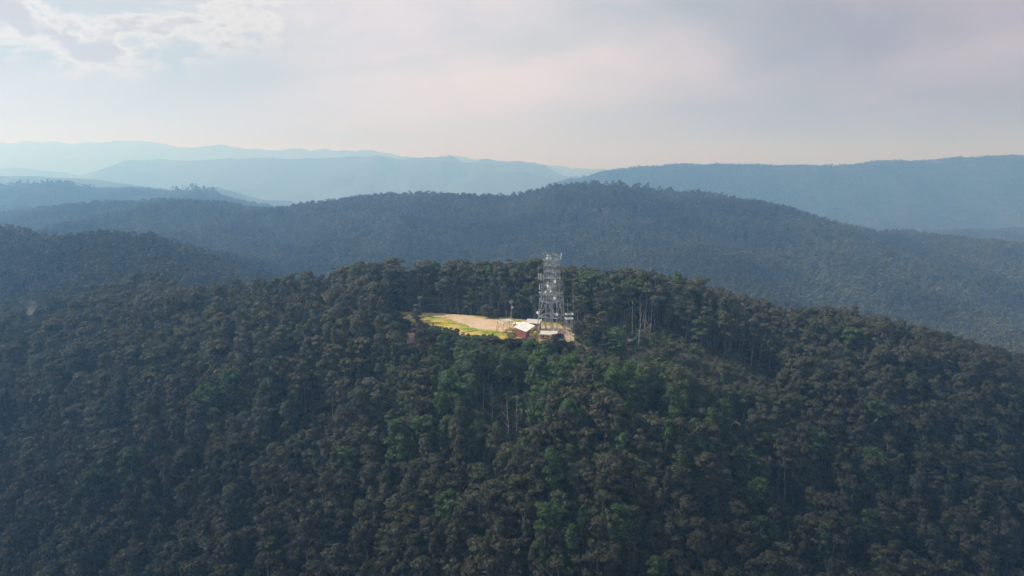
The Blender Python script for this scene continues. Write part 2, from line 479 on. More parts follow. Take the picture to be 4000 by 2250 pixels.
M['red_soil'] = simple_mat('red_soil', (0.17, 0.10, 0.075), (0.32, 0.22, 0.18), 0.35, 0.95, detail=8, bump=0.6)
M['track_grass'] = simple_mat('worn_track_grass', (0.055, 0.060, 0.024), (0.12, 0.10, 0.045), 0.15, 0.95, detail=6)
M['dry'] = simple_mat('dry_scrub_soil', (0.075, 0.068, 0.045), (0.16, 0.135, 0.10), 0.22, 0.95, detail=8, bump=0.5)

# ------------------------------------------------------------------ ground sheet
def build_ground():
    a_in = np.radians(np.linspace(-46, 46, 520))
    a_l = np.radians(np.linspace(-180, -47, 70)); a_r = np.radians(np.linspace(47, 180, 70))
    az = np.concatenate([a_l, a_in, a_r])
    d = [0.5]
    while d[-1] < 16900:
        step = max(3.0, d[-1] * 0.013)
        if 130 < d[-1] < 480: step = 3.0
        d.append(d[-1] + step)
    r = np.array(d)
    A, R = np.meshgrid(az, r)
    # outside the view cone rings are plain radii, inside them they follow equal distance
    X = R * np.sin(A) / np.maximum(np.cos(A), 0.70); Y = R * np.cos(A) / np.maximum(np.cos(A), 0.70)
    Z = terrain(X, Y)
    verts = np.stack([X, Y, Z], -1).reshape(-1, 3)
    nr, na = X.shape
    i = np.arange(nr - 1)[:, None]; j = np.arange(na - 1)[None, :]
    q = np.stack([i * na + j, i * na + j + 1, (i + 1) * na + j + 1, (i + 1) * na + j], -1).reshape(-1, 4)
    me = np_mesh("ground", verts, q, [M['ground']], smooth=True)
    o = bpy.data.objects.new("ground", me); COL.objects.link(o)
    return tag(o, "forest floor and hills running to the horizon", None, None, 'structure')
build_ground()

def in_poly(px, py, poly):
    px = np.asarray(px, float); py = np.asarray(py, float); ins = np.zeros(px.shape, bool)
    n = len(poly); j = n - 1
    for i in range(n):
        xi, yi = poly[i]; xj, yj = poly[j]
        c = ((yi > py) != (yj > py)) & (px < (xj - xi) * (py - yi) / (yj - yi + 1e-12) + xi)
        ins ^= c; j = i
    return ins

def ground_poly(pts): return [tuple(on_ground(u, v)[:2]) for u, v in pts]

def patch(name, poly, mat, lift, step=0.8, ragged=0.9, **kw):
    """a sheet draped over the ground inside a world polygon"""
    p = np.array(poly); x0, y0 = p.min(0) - 2; x1, y1 = p.max(0) + 2
    xs = np.arange(x0, x1 + step, step); ys = np.arange(y0, y1 + step, step)
    X, Y = np.meshgrid(xs, ys)
    Xc = (X[:-1, :-1] + X[1:, 1:]) / 2; Yc = (Y[:-1, :-1] + Y[1:, 1:]) / 2
    nx = Xc + ragged * 2 * fbm(Xc / 4, Yc / 4, 3, 3); ny = Yc + ragged * 2 * fbm(Xc / 4 + 9, Yc / 4, 8, 3)
    keep = in_poly(nx, ny, poly)
    Z = terrain(X, Y) + lift
    na = X.shape[1]; idx = np.argwhere(keep); i, j = idx[:, 0], idx[:, 1]
    q = np.stack([i * na + j, i * na + j + 1, (i + 1) * na + j + 1, (i + 1) * na + j], -1)
    used = np.unique(q); remap = np.full(X.size, -1); remap[used] = np.arange(len(used))
    V = np.stack([X, Y, Z], -1).reshape(-1, 3)[used]
    me = np_mesh(name, V, remap[q], [mat], smooth=True)
    o = bpy.data.objects.new(name, me); COL.objects.link(o)
    return tag(o, **kw)

CLEAR = [(985, 783), (1080, 786), (1200, 794), (1320, 805), (1400, 812), (1440, 830), (1450, 856), (1438, 874), (1380, 876), (1330, 874), (1285, 868), (1240, 856), (1190, 850), (1130, 838), (1095, 824), (1050, 818), (1000, 804)]
SCRUB = [(1425, 815), (1500, 835), (1545, 828), (1600, 822), (1660, 838), (1720, 858), (1800, 900), (1900, 935), (1965, 975), (1960, 990), (1850, 968), (1780, 955), (1700, 915), (1600, 905), (1500, 893), (1440, 880)]
SLIP = [(1022, 838), (1046, 836), (1052, 858), (1075, 866), (1088, 878), (1050, 886), (1008, 874), (1028, 862)]
TRK1 = [(48, 750), (58, 743), (60, 760), (54, 770)]
TRK2 = [(68, 782), (76, 775), (86, 788), (91, 802), (82, 812), (70, 810), (76, 800)]
GAPS = [[(1117, 911), (1133, 911), (1133, 921), (1117, 921)], [(1632, 1034), (1652, 1034), (1652, 1044), (1632, 1044)], [(1838, 1062), (1862, 1062), (1862, 1075), (1838, 1075)]]
tag(patch("grass", ground_poly(CLEAR), M['grass'], 0.06, kind='structure'), "green and yellow grass of the summit clearing")
TRACK = [(1000, 797), (1020, 791), (1060, 788), (1110, 789), (1160, 794), (1210, 800), (1250, 805), (1300, 812), (1345, 818), (1400, 822), (1435, 835), (1440, 862), (1400, 868), (1360, 862), (1330, 856),
         (1290, 850), (1262, 834), (1245, 831), (1220, 830), (1190, 825), (1150, 811), (1120, 800), (1090, 795), (1060, 796), (1040, 800), (1020, 807), (1006, 806)]
tag(patch("gravel_track", ground_poly(TRACK), M['gravel'], 0.10, ragged=2.2, kind='structure'), "pale gravel track widening into a yard")
tag(patch("scrub_slope", ground_poly(SCRUB), M['dry'], 0.08, ragged=3, kind='structure'), "dry scrubby slope right of the tower")
tag(patch("bare_soil", ground_poly(SLIP), M['red_soil'], 0.35, ragged=1.5, kind='structure'), "reddish bare soil below the clearing")
tag(patch("soil_bank", ground_poly([(1393, 824), (1420, 830), (1424, 850), (1400, 846)]), M['red_soil'], 0.16, ragged=1, kind='structure'), "reddish bank at the foot of the tower")
tag(patch("forest_track", ground_poly(TRK1), M['track_grass'], 0.6, step=2.5, ragged=2, kind='structure'), "pale track between the trees on the left hill")
tag(patch("forest_track", ground_poly(TRK2), M['track_grass'], 0.6, step=2.5, ragged=2, kind='structure'), "pale clearing with a hut on the left hill")
for g in GAPS: tag(patch("bare_soil", ground_poly(g), M['gravel'], 0.3, step=1.0, ragged=1.0, kind='structure'), "small pale gap in the forest")

# ------------------------------------------------------------------ trees
def crown_arrays(rs, H=30.0, R=5.0, base=0.42, clumps=24, leaves=100, ls=0.45, shape='dome', core=True):
    """leaf clumps spread through a crown volume; returns vertices and quads"""
    V = []; Q = []; n0 = 0; cl = []
    for c in range(clumps):
        t = rs.random() ** 0.75 if shape != 'cone' else rs.random()
        zc = base + (0.96 - base) * t
        if shape == 'dome': rad = math.sqrt(max(0.02, 1 - ((t - 0.35) / 0.72) ** 2))
        elif shape == 'flat': rad = 0.55 + 0.6 * t if t < 0.8 else 0.8
        elif shape == 'cone': rad = 1.0 - 0.8 * t
        else: rad = math.sqrt(max(0.02, 1 - ((t - 0.5) / 0.55) ** 2))
        a = rs.random() * 2 * math.pi; rr = R * rad * (0.45 + 0.55 * math.sqrt(rs.random())) * 0.86
        s = R * (0.17 + 0.29 * rs.random()) * (1.0 if shape != 'cone' else 0.9)
        cl.append((rr * math.cos(a), rr * math.sin(a), zc * H - s * 0.4, s))
    cl.append((0, 0, H * 0.95, R * 0.3)); cl.append((0.2, 0.3, H * (base + 0.35 * (1 - base)), R * 0.45))
    for (cx, cy_, cz, s) in cl:
        n = int(leaves * (s / (R * 0.34)) ** 2)
        d = rs.normal(size=(n, 3)); d[:, 2] = np.abs(d[:, 2]) * 1.0 - 0.35
        d /= np.linalg.norm(d, axis=1)[:, None]
        rad = s * (0.80 + 0.26 * rs.random(n))[:, None]
        p = d * rad * np.array([1, 1, 0.72]) + np.array([cx, cy_, cz])
        nrm = d + 0.55 * rs.normal(size=(n, 3)); nrm /= np.linalg.norm(nrm, axis=1)[:, None]
        up = rs.normal(size=(n, 3)); u = np.cross(nrm, up); u /= np.linalg.norm(u, axis=1)[:, None]; w = np.cross(nrm, u)
        a = (ls * (0.6 + 0.8 * rs.random(n)))[:, None]; b = a * (0.5 + 0.4 * rs.random(n))[:, None]
        q = np.stack([p - u * a, p - w * b * 0.9 + u * a * 0.1, p + u * a, p + w * b + u * a * 0.2], 1)
        V.append(q.reshape(-1, 3)); Q.append(np.arange(n * 4).reshape(-1, 4) + n0); n0 += n * 4
        if core:
            m = 6; lat = [-0.9, -0.35, 0.35, 0.9]; ring = []
            for th in lat:
                for k in range(m):
                    aa = 2 * math.pi * k / m + th
                    ring.append((cx + math.cos(aa) * math.cos(th) * s * 0.62, cy_ + math.sin(aa) * math.cos(th) * s * 0.62, cz + math.sin(th) * s * 0.46))
            V.append(np.array(ring)); qq = [(i * m + k, i * m + (k + 1) % m, (i + 1) * m + (k + 1) % m, (i + 1) * m + k) for i in range(3) for k in range(m)]
            Q.append(np.array(qq) + n0); n0 += len(ring)
    return np.concatenate(V), np.concatenate(Q), cl

def trunk_mb(rs, H, base, cl, r=0.34, n=6, limbs=8):
    b = MB(); pts = []; x = y = 0.0; top = H * 0.88; segs = 5
    for i in range(segs + 1):
        t = i / segs
        pts.append(Vector((x, y, -2.0 + (top + 2.0) * t))); x += rs.normal() * 0.18; y += rs.normal() * 0.18
    for i in range(segs):
        r0 = r * (1 - 0.78 * i / segs); r1 = r * (1 - 0.78 * (i + 1) / segs)
        b.tube(pts[i], pts[i + 1], r0, r1, n, caps=False)
    for (cx, cy_, cz, s) in cl[:limbs]:
        zt = max(H * base * 0.85, cz - math.hypot(cx, cy_) * 1.3)
        t = (zt + 2.0) / (top + 2.0); i = min(segs - 1, int(t * segs)); f = t * segs - i
        st = pts[i].lerp(pts[i + 1], f)
        mid = st.lerp(Vector((cx, cy_, cz)), 0.5) + Vector((rs.normal() * 0.4, rs.normal() * 0.4, -0.5))
        b.tube(st, mid, r * 0.42, r * 0.28, 4, False); b.tube(mid, (cx, cy_, cz), r * 0.28, r * 0.10, 4, False)
    return b

def join_tree(name, cv, cq, tb, mleaf, mbark):
    tv = np.array(tb.v); tq = np.array([f if len(f) == 4 else (f + f[-1:] * 4)[:4] for f in tb.f if len(f) == 4])
    V = np.concatenate([cv, tv]); Q = np.concatenate([cq, tq + len(cv)])
    mi = np.concatenate([np.zeros(len(cq)), np.ones(len(tq))])
    me = np_mesh(name, V, Q, [mleaf, mbark], mi)
    return bpy.data.objects.new(name, me)       # stays out of the scene, only its mesh is used

near_var = []      # (crown verts, quads, trunk, height)
specs = [('dome', 5.2, 0.34, 30), ('dome', 4.3, 0.40, 26), ('round', 4.8, 0.30, 30), ('flat', 5.0, 0.46, 24), ('dome', 6.2, 0.28, 38), ('round', 3.6, 0.35, 24),
         ('flat', 4.4, 0.42, 22), ('dome', 5.6, 0.26, 36), ('round', 5.4, 0.36, 30), ('cone', 4.0, 0.12, 34),
         ('round', 6.6, 0.16, 34), ('dome', 7.4, 0.14, 38)]      # the last two are bushy young trees with foliage almost to the ground
for k, (shp, R, base, ncl) in enumerate(specs):
    rs = np.random.default_rng(100 + k)
    cv, cq, cl = crown_arrays(rs, 30, R, base, ncl, 130, 0.40, shp)
    near_var.append((cv, cq, trunk_mb(rs, 30, base, cl, 0.36 + 0.02 * k % 0.1, 6, 9), cl))
near_protos = [join_tree("gum_tree_form", v[0], v[1], v[2], M['leaf'], M['bark']) for v in near_var]
mid_protos = []
for k, (shp, R, base, ncl) in enumerate(specs[:9]):
    rs = np.random.default_rng(200 + k)
    cv, cq, cl = crown_arrays(rs, 30, R, base, max(9, ncl // 2), 26, 0.95, shp)
    mid_protos.append(join_tree("mid_tree_form", cv, cq, trunk_mb(rs, 30, base, cl, 0.42, 4, 3), M['leaf_far'], M['bark']))
far_protos = []
for k, (shp, R, base, ncl) in enumerate(specs[:6]):
    rs = np.random.default_rng(300 + k)
    cv, cq, cl = crown_arrays(rs, 30, R * 1.25, base * 0.8, 9, 10, 1.9, shp)
    far_protos.append(join_tree("far_tree_form", cv, cq, trunk_mb(rs, 30, base, cl, 0.5, 4, 0), M['leaf_far'], M['bark']))
bush_protos = []
for k in range(5):
    rs = np.random.default_rng(400 + k)
    cv, cq, cl = crown_arrays(rs, 3.2, 1.9, 0.12, 9, 60, 0.28, 'round')
    bush_protos.append(join_tree("bush_form", cv, cq, MB().tube((0, 0, -0.5), (0, 0, 2), 0.08, 0.03, 4, False), M['leaf'], M['bark']))

def instancer(name, pts, rot, scl, var, protos, mats, **kw):
    """one object that repeats plant forms on its points"""
    me = bpy.data.meshes.new(name); n = len(pts)
    me.vertices.add(n); me.vertices.foreach_set("co", pts.astype(np.float32).ravel())
    a = me.attributes.new("turn", 'FLOAT_VECTOR', 'POINT'); a.data.foreach_set("vector", rot.astype(np.float32).ravel())
    a = me.attributes.new("size", 'FLOAT_VECTOR', 'POINT'); a.data.foreach_set("vector", scl.astype(np.float32).ravel())
    a = me.attributes.new("form", 'INT', 'POINT'); a.data.foreach_set("value", var.astype(np.int32))
    for m in mats: me.materials.append(m)
    me.update()
    o = bpy.data.objects.new(name, me); COL.objects.link(o)
    ng = bpy.data.node_groups.new(name + "_nodes", 'GeometryNodeTree')
    ng.interface.new_socket("Geometry", in_out='INPUT', socket_type='NodeSocketGeometry')
    ng.interface.new_socket("Geometry", in_out='OUTPUT', socket_type='NodeSocketGeometry')
    nd = ng.nodes; lk = ng.links
    gi = nd.new("NodeGroupInput"); go = nd.new("NodeGroupOutput")
    jn = nd.new("GeometryNodeJoinGeometry")
    for p in reversed(protos):
        oi = nd.new("GeometryNodeObjectInfo"); oi.transform_space = 'ORIGINAL'; oi.inputs["Object"].default_value = p
        g2 = nd.new("GeometryNodeGeometryToInstance")
        lk.new(oi.outputs["Geometry"], g2.inputs[0]); lk.new(g2.outputs[0], jn.inputs[0])
    ip = nd.new("GeometryNodeInstanceOnPoints"); ip.inputs["Pick Instance"].default_value = True
    def attr(nm, t):
        q = nd.new("GeometryNodeInputNamedAttribute"); q.data_type = t; q.inputs[0].default_value = nm; return q.outputs[0]
    m2p = nd.new("GeometryNodeMeshToPoints")
    lk.new(gi.outputs[0], m2p.inputs[0])
    lk.new(m2p.outputs[0], ip.inputs["Points"]); lk.new(jn.outputs[0], ip.inputs["Instance"])
    lk.new(attr("form", 'INT'), ip.inputs["Instance Index"])
    e2r = nd.new("FunctionNodeEulerToRotation"); lk.new(attr("turn", 'FLOAT_VECTOR'), e2r.inputs[0]); lk.new(e2r.outputs[0], ip.inputs["Rotation"])
    lk.new(attr("size", 'FLOAT_VECTOR'), ip.inputs["Scale"])
    lk.new(ip.outputs[0], go.inputs[0])
    md = o.modifiers.new("plants", 'NODES'); md.node_group = ng
    return tag(o, **kw)

def scatter(d0, d1, sp, az=43, jit=0.42, seed=1):
    rs = np.random.default_rng(seed)
    w = d1 * math.tan(math.radians(az))
    xs = np.arange(-w, w, sp); ys = np.arange(d0, d1, sp * 0.92)
    X, Y = np.meshgrid(xs, ys); X = X + (np.arange(len(ys)) % 2)[:, None] * sp * 0.5
    X = X + rs.uniform(-jit, jit, X.shape) * sp; Y = Y + rs.uniform(-jit, jit, X.shape) * sp
    X = X.ravel(); Y = Y.ravel()
    k = (np.abs(X) < Y * math.tan(math.radians(az)) + 10) & (Y >= d0) & (Y < d1)
    return X[k], Y[k], rs

THIN = [[(1257, 1003), (1312, 1000), (1322, 1052), (1300, 1100), (1272, 1105), (1262, 1060)], [(1212, 985), (1246, 985), (1250, 1050), (1222, 1060)]]
OPEN = [CLEAR, SCRUB, SLIP, TRK1, TRK2] + GAPS + THIN
def clear_of_open(X, Y, Z, H, minh=7.0):
    """trees do not stand in the open ground, those just below it are young and low"""
    U, V = project(X, Y, Z)
    ok = np.ones(len(X), bool)
    for p in OPEN: ok &= ~in_poly(U, V, p)
    H = H.copy()
    for t in np.linspace(1.0, 0.06, 30):
        Ut, Vt = project(X, Y, Z + H * t)
        for pi, p in enumerate(OPEN):
            for du in (-18, -9, 0, 9, 18):
                hit = in_poly(Ut + du, Vt, p)
                if pi == 1: hit &= (RNG.random(len(X)) < 0.35)
                H = np.where(hit & (t < 1.01), np.minimum(H, H * t * 0.96), H)
    return ok & (H > minh), H

# --- near hill
X, Y, rs = scatter(150, 660, 6.4, seed=5)
Z = terrain(X, Y)
H = 27 * (0.62 + 0.66 * rs.random(len(X))) * (1 + 0.35 * fbm(X / 60, Y / 60, 77, 2))
rim = np.clip((Y - 452) / 12, 0, 1) * np.clip((560 - Y) / 60, 0, 1) * np.clip((1 - np.abs(X - 20) / 170) * 3, 0, 1)
H = H * (1 - rim) + rim * (32 + 7 * rs.random(len(X)) - 6.5 * np.clip((X - 25) / 35, 0, 1))
rimr = np.clip((Y - 405) / 30, 0, 1) * np.clip((570 - Y) / 60, 0, 1) * np.clip((X - 90) / 50, 0, 1)
H = np.maximum(H, rimr * (25 + 6 * rs.random(len(X))))
ok, H = clear_of_open(X, Y, Z, H)
thin = fbm(X / 34, Y / 34, 91, 3) > -0.44
ok &= thin
# a second storey of younger trees closes the forest edge behind the clearing
X2, Y2, rs2 = scatter(453, 560, 4.2, seed=55)
k2 = np.abs(X2 - 20) < 210
X2, Y2 = X2[k2], Y2[k2]; Z2 = terrain(X2, Y2); H2 = 10 + 12 * rs2.random(len(X2))
ok2, H2 = clear_of_open(X2, Y2, Z2, H2)
rimk = np.concatenate([rim[ok], np.zeros(int(ok2.sum()))])
X = np.concatenate([X[ok], X2[ok2]]); Y = np.concatenate([Y[ok], Y2[ok2]]); Z = np.concatenate([Z[ok], Z2[ok2]]); H = np.concatenate([H[ok], H2[ok2]])
n = len(X)
form = rs.integers(0, 10, n); low = H < 17
form[low] = rs.choice([10, 11, 10, 5, 9], int(low.sum()))
rot = np.stack([rs.normal(0, 0.04, n), rs.normal(0, 0.04, n), rs.uniform(0, 6.28, n)], -1)
wid = (H / 30) ** np.where(low, 0.85, 0.6) * (0.74 + 0.56 * rs.random(n)); wid = np.where(rimk > 0.5, wid * 1.45, wid)
scl = np.stack([wid, wid, H / 30], -1)
Uc, Vc = project(X, Y, Z + 0.75 * H)
inview = (Uc > 8) & (Uc < 2568) & (Vc > 560) & (Vc < 1442)
dist = np.sqrt(X ** 2 + Y ** 2 + (Z - CAM_Z) ** 2)
size_px = (H * wid / dist) * inview
order = np.argsort(-(0.0 + H / dist * np.sqrt(wid)) * inview)
N_SINGLE = 262
single = np.zeros(n, bool); single[order[:N_SINGLE]] = True
rest = ~single
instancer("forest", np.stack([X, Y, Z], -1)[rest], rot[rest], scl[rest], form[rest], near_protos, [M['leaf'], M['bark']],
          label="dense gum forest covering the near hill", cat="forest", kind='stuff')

hue_names = ['green', 'olive', 'brown']
crown_mesh = {}; trunk_mesh = {}
for k, v in enumerate(near_var):
    for h in hue_names:
        crown_mesh[k, h] = np_mesh("crown", v[0], v[1], [M['leaf_' + h]])
    trunk_mesh[k] = v[2].mesh("trunk", M['bark'])
for h in ('yellow', 'dark'):
    for k in range(12): crown_mesh[k, h] = np_mesh("crown", near_var[k][0], near_var[k][1], [M['leaf_' + h]])

def put_tree(k, hue, loc, rz, sx, sz, label, group=None, name="gum_tree", cat="tree", tilt=(0, 0)):
    t = empty(name, loc, 0, label=label, cat=cat, group=group)
    t.rotation_euler = (tilt[0], tilt[1], rz); t.scale = (sx, sx, sz)
    for nm, me in (("crown", crown_mesh[k, hue]), ("trunk", trunk_mesh[k])):
        c = bpy.data.objects.new(nm, me); COL.objects.link(c); c.parent = t
    return t

def zone(u, v):
    if v < 900:
        for lim, w in ((600, 'far left on the ridge'), (985, 'left of the track'), (1130, 'behind the left end of the track'), (1280, 'behind the gravel yard'),
                       (1450, 'behind the tower'), (1560, 'right of the small mast'), (1700, 'behind the dead trees'), (1850, 'right of the dead trees'), (2100, 'above the scrub strip')):
            if u < lim: return w
        return 'far right on the ridge'
    hx = 'far left' if u < 430 else 'left' if u < 900 else 'centre' if u < 1600 else 'right' if u < 2150 else 'far right'
    return f"{'upper' if v < 1000 else 'middle' if v < 1150 else 'lower' if v < 1300 else 'bottom'} {hx} slope"
def PRE(w): return ('on the ' + w) if w.endswith('slope') else w
ORD = ['leftmost', 'second from left', 'third from left', 'fourth from left', 'fifth from left', 'sixth from left', 'seventh from left', 'eighth from left', 'ninth from left', 'tenth from left', 'eleventh from left', 'twelfth from left', 'thirteenth from left', 'fourteenth from left']
todo = {}
for i in np.nonzero(single)[0]:
    g = math.exp(-(((X[i] - 35) ** 2 + (Y[i] - 350) ** 2) / (2 * 65 ** 2)))
    r = rs.random()
    hue = 'green' if r < 0.15 + 0.45 * g else ('olive' if r < 0.60 + 0.25 * g else 'brown')
    sz = 'tall' if H[i] > 33 else 'middling' if H[i] > 28 else 'short'
    wd = 'broad' if wid[i] > 1.12 else 'narrow'
    col_w = {'green': 'green', 'olive': 'olive', 'brown': 'grey-brown'}[hue]
    todo.setdefault((f"{sz} {wd} {col_w} gum tree", zone(Uc[i], Vc[i])), []).append((Uc[i], int(i), hue))
for (what, where), members in todo.items():
    members.sort()
    for k_, (u_, i, hue) in enumerate(members):
        if len(members) == 1: lab = f"{what} {PRE(where)}"
        elif k_ == len(members) - 1: lab = f"{what}, rightmost such {PRE(where)}"
        else: lab = f"{what}, {ORD[min(k_, 13)]} such {PRE(where)}"
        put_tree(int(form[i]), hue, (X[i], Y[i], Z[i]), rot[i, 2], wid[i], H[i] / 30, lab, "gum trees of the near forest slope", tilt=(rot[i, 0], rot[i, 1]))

# --- undergrowth between the near trees and over the open scrub
bx_, by_, brs = scatter(170, 560, 3.9, seed=8)
bz = terrain(bx_, by_)
bU, bV = project(bx_, by_, bz)
okb = ~in_poly(bU, bV, TRACK) & ~in_poly(bU, bV, [(1090, 800), (1300, 800), (1440, 810), (1450, 880), (1300, 870), (1240, 852), (1130, 836), (1090, 815)])
okb &= ~in_poly(bU, bV, TRK2) & ~in_poly(bU, bV, SLIP)
okb &= (brs.random(len(bx_)) < np.where(in_poly(bU, bV, CLEAR), 0.30, 0.9))
bx_, by_, bz, bU, bV = bx_[okb], by_[okb], bz[okb], bU[okb], bV[okb]
nb = len(bx_)
bs = 0.6 + 1.1 * brs.random(nb) ** 1.5
bs = np.where(in_poly(bU, bV, CLEAR), 0.22 + 0.25 * brs.random(nb), bs)
bs = np.where(in_poly(bU, bV - 3, SCRUB), bs * 0.95, bs)
instancer("undergrowth", np.stack([bx_, by_, bz], -1), np.stack([np.zeros(nb), np.zeros(nb), brs.uniform(0, 6.28, nb)], -1),
          np.stack([bs, bs, bs * (0.7 + 0.5 * brs.random(nb))], -1), brs.integers(0, 5, nb), bush_protos, [M['leaf'], M['bark']],
          label="scrubby undergrowth between the near trees", cat="undergrowth", kind='stuff')

# --- hills behind
def far_forest(name, d0, d1, sp, hmean, protos, seed, label, widen=1.0, keep=None, minU=None, maxU=None, crest=()):
    X, Y, rs = scatter(d0, d1, sp, seed=seed)
    Z = terrain(X, Y); H = hmean * (0.7 + 0.55 * rs.random(len(X))) * (1 + 0.3 * fbm(X / 160, Y / 160, 66, 2))
    U, V = project(X, Y, Z)
    ok = fbm(X / 55, Y / 90, 93, 3) > -0.48
    if Y.min() < 1000: ok, H = clear_of_open(X, Y, Z, H, 5)
    if minU is not None: ok &= U > minU
    if maxU is not None: ok &= U < maxU
    X, Y, Z, H = X[ok], Y[ok], Z[ok], H[ok]
    for (u0, u1, yy, hh_, m_) in crest:                 # tall old trees standing above the canopy on the crest
        ex_ = (rs.uniform(u0, u1, m_) - 1288) / FOC * yy; ey_ = yy + rs.uniform(-25, 25, m_)
        X = np.concatenate([X, ex_]); Y = np.concatenate([Y, ey_]); Z = np.concatenate([Z, terrain(ex_, ey_)]); H = np.concatenate([H, hh_ * rs.uniform(0.8, 1.1, m_)])
    n = len(X)
    w = widen * (H / 30) ** 0.6 * (0.85 + 0.4 * rs.random(n))
    instancer(name, np.stack([X, Y, Z], -1), np.stack([np.zeros(n), np.zeros(n), rs.uniform(0, 6.28, n)], -1), np.stack([w, w, H / 30], -1),
              rs.integers(0, len(protos), n), protos, [M['leaf_far'], M['bark']], label=label, cat="forest", kind='stuff')
    return n
cnt = [n, nb]
cnt.append(far_forest("valley_forest", 660, 1250, 8.4, 27, mid_protos, 12, "hazy forest on the hill behind and left of the clearing"))
cnt.append(far_forest("ridge_forest", 1250, 2060, 10.8, 31, mid_protos, 13, "blue grey forest on the long wooded ridge", 1.15, crest=((1370, 1480, 1890, 42, 14), (1480, 1680, 1890, 46, 26), (1680, 1900, 1890, 42, 16), (940, 1000, 1890, 42, 3))))
cnt.append(far_forest("distant_forest", 2300, 3300, 13, 30, far_protos, 14, "blue forest edge on the distant left ridge", 1.15, crest=((0, 260, 3080, 52, 40), (420, 560, 3080, 56, 22))))
cnt.append(far_forest("mountain_forest", 4000, 4950, 20, 26, far_protos, 15, "pale blue forest on the distant right mountain", 1.7, minU=1380))
print("plants", cnt)

# ------------------------------------------------------------------ single trees and shrubs round the clearing
def hero2(U, Vb, h, width, hue, label, k=10, group=None, name="gum_tree", cat="tree"):
    R = specs[k][1]
    return put_tree(k, hue, on_ground(U, Vb), random.uniform(0, 6.28), width / 2 / R / 1.02, h / 30, label, group, name, cat)
for i, (u, v, h_) in enumerate(((990, 783, 30), (1004, 780, 34), (1020, 781, 27), (1034, 779, 35), (1052, 781, 31), (975, 786, 33), (1012, 784, 24), (1043, 783, 22))):
    hero2(u, v, h_, 12 + i % 3, ('brown', 'olive')[i % 2], ("second from left", "fourth from left", "sixth from left", "seventh from left", "rightmost", "leftmost", "fifth from left", "third from left")[i] + " of the gum trees at the forest edge by the track end", (7, 0, 8, 4, 2, 11, 10, 11)[i], "tall gum trees behind the left end of the track")
hero2(1050, 878, 27, 10.5, 'brown', "tall dark shaggy tree standing before the left end of the track", 9)
hero2(1064, 878, 16, 10, 'brown', "rounded brown tree beside the tall shaggy tree left of the track", 10)
hero2(1098, 862, 10, 12, 'olive', "low grey green bushy tree at the left edge of the grass", 11)
hero2(1122, 866, 8.5, 9, 'green', "small green bushy tree in front of the grass corner", 10)
hero2(1012, 826, 9, 9, 'green', "bright green bushy tree beside the gravel bend", 10)
hero2(1226, 799, 9, 10, 'brown', "low round brown shrub before the dark trunks behind the track", 11)
hero2(1248, 801, 6.5, 7, 'olive', "smaller olive shrub beside the round brown one behind the track", 10)
hero2(1284, 868, 10.5, 8.6, 'yellow', "yellow green bush against the left wall of the red building", 10)
hero2(1346, 872, 12, 6.4, 'yellow', "upright yellow green bush against the right wall of the red building", 10)
hero2(1392, 868, 6.5, 6, 'yellow', "yellow bush at the right end of the low building", 10)
hero2(1402, 886, 11, 11.5, 'dark', "dark round tree below the right end of the low building", 11)
hero2(1238, 876, 7.5, 10, 'olive', "grey green bushy tree below the grass, left of the yellow bush", 11)
hero2(1200, 872, 7, 9, 'green', "small green tree poking over the lower grass edge", 10)
hero2(1375, 898, 10, 10, 'green', "bright green bushy tree below the low building", 10)
hero2(1335, 897, 10, 11, 'green', "bright green bushy tree below the upright yellow bush", 11)
hero2(1462, 828, 22, 11, 'olive', "rounded olive tree just right of the small mast", 2)
hero2(1446, 846, 10, 7, 'brown', "small brown tree at the foot of the small mast", 10)
hero2(1484, 852, 15, 9, 'brown', "brown rounded tree between the mast and the dead trees", 10)
hero2(1514, 862, 19, 11, 'olive', "cone shaped olive tree with a pointed top right of the tower", 9)
hero2(1498, 872, 12, 9, 'dark', "dark tree at the left foot of the cone shaped tree", 11)
hero2(1550, 900, 18, 12.5, 'green', "broad round tree with green top left of the dead trees", 11)
hero2(1530, 897, 12, 9, 'dark', "dark round tree tucked beside the broad green topped tree", 10)
hero2(1618, 866, 9, 8, 'brown', "low brown tree between the bleached dead trunks", 10)
hero2(1698, 914, 13, 9, 'olive', "flat topped olive tree with bare pale trunk on the scrub slope", 3)
hero2(1655, 905, 7, 8, 'olive', "low olive tree in the scrub below the rightmost dead tree", 10)
hero2(1745, 925, 8, 8, 'brown', "low brown tree halfway down the open scrub strip", 11)
hero2(1820, 950, 9, 9, 'olive', "low olive tree near the right end of the scrub strip", 10)
for i, u in enumerate((1256, 1280, 1300, 1318, 1336)):
    hero2(u, 876 - (i % 2), 5.6, 8, 'dark', ORD[i] + " of the dark hedge shrubs before the red building", 10 + i % 2, "dark shrubs in front of the red building", "shrub", "shrub")

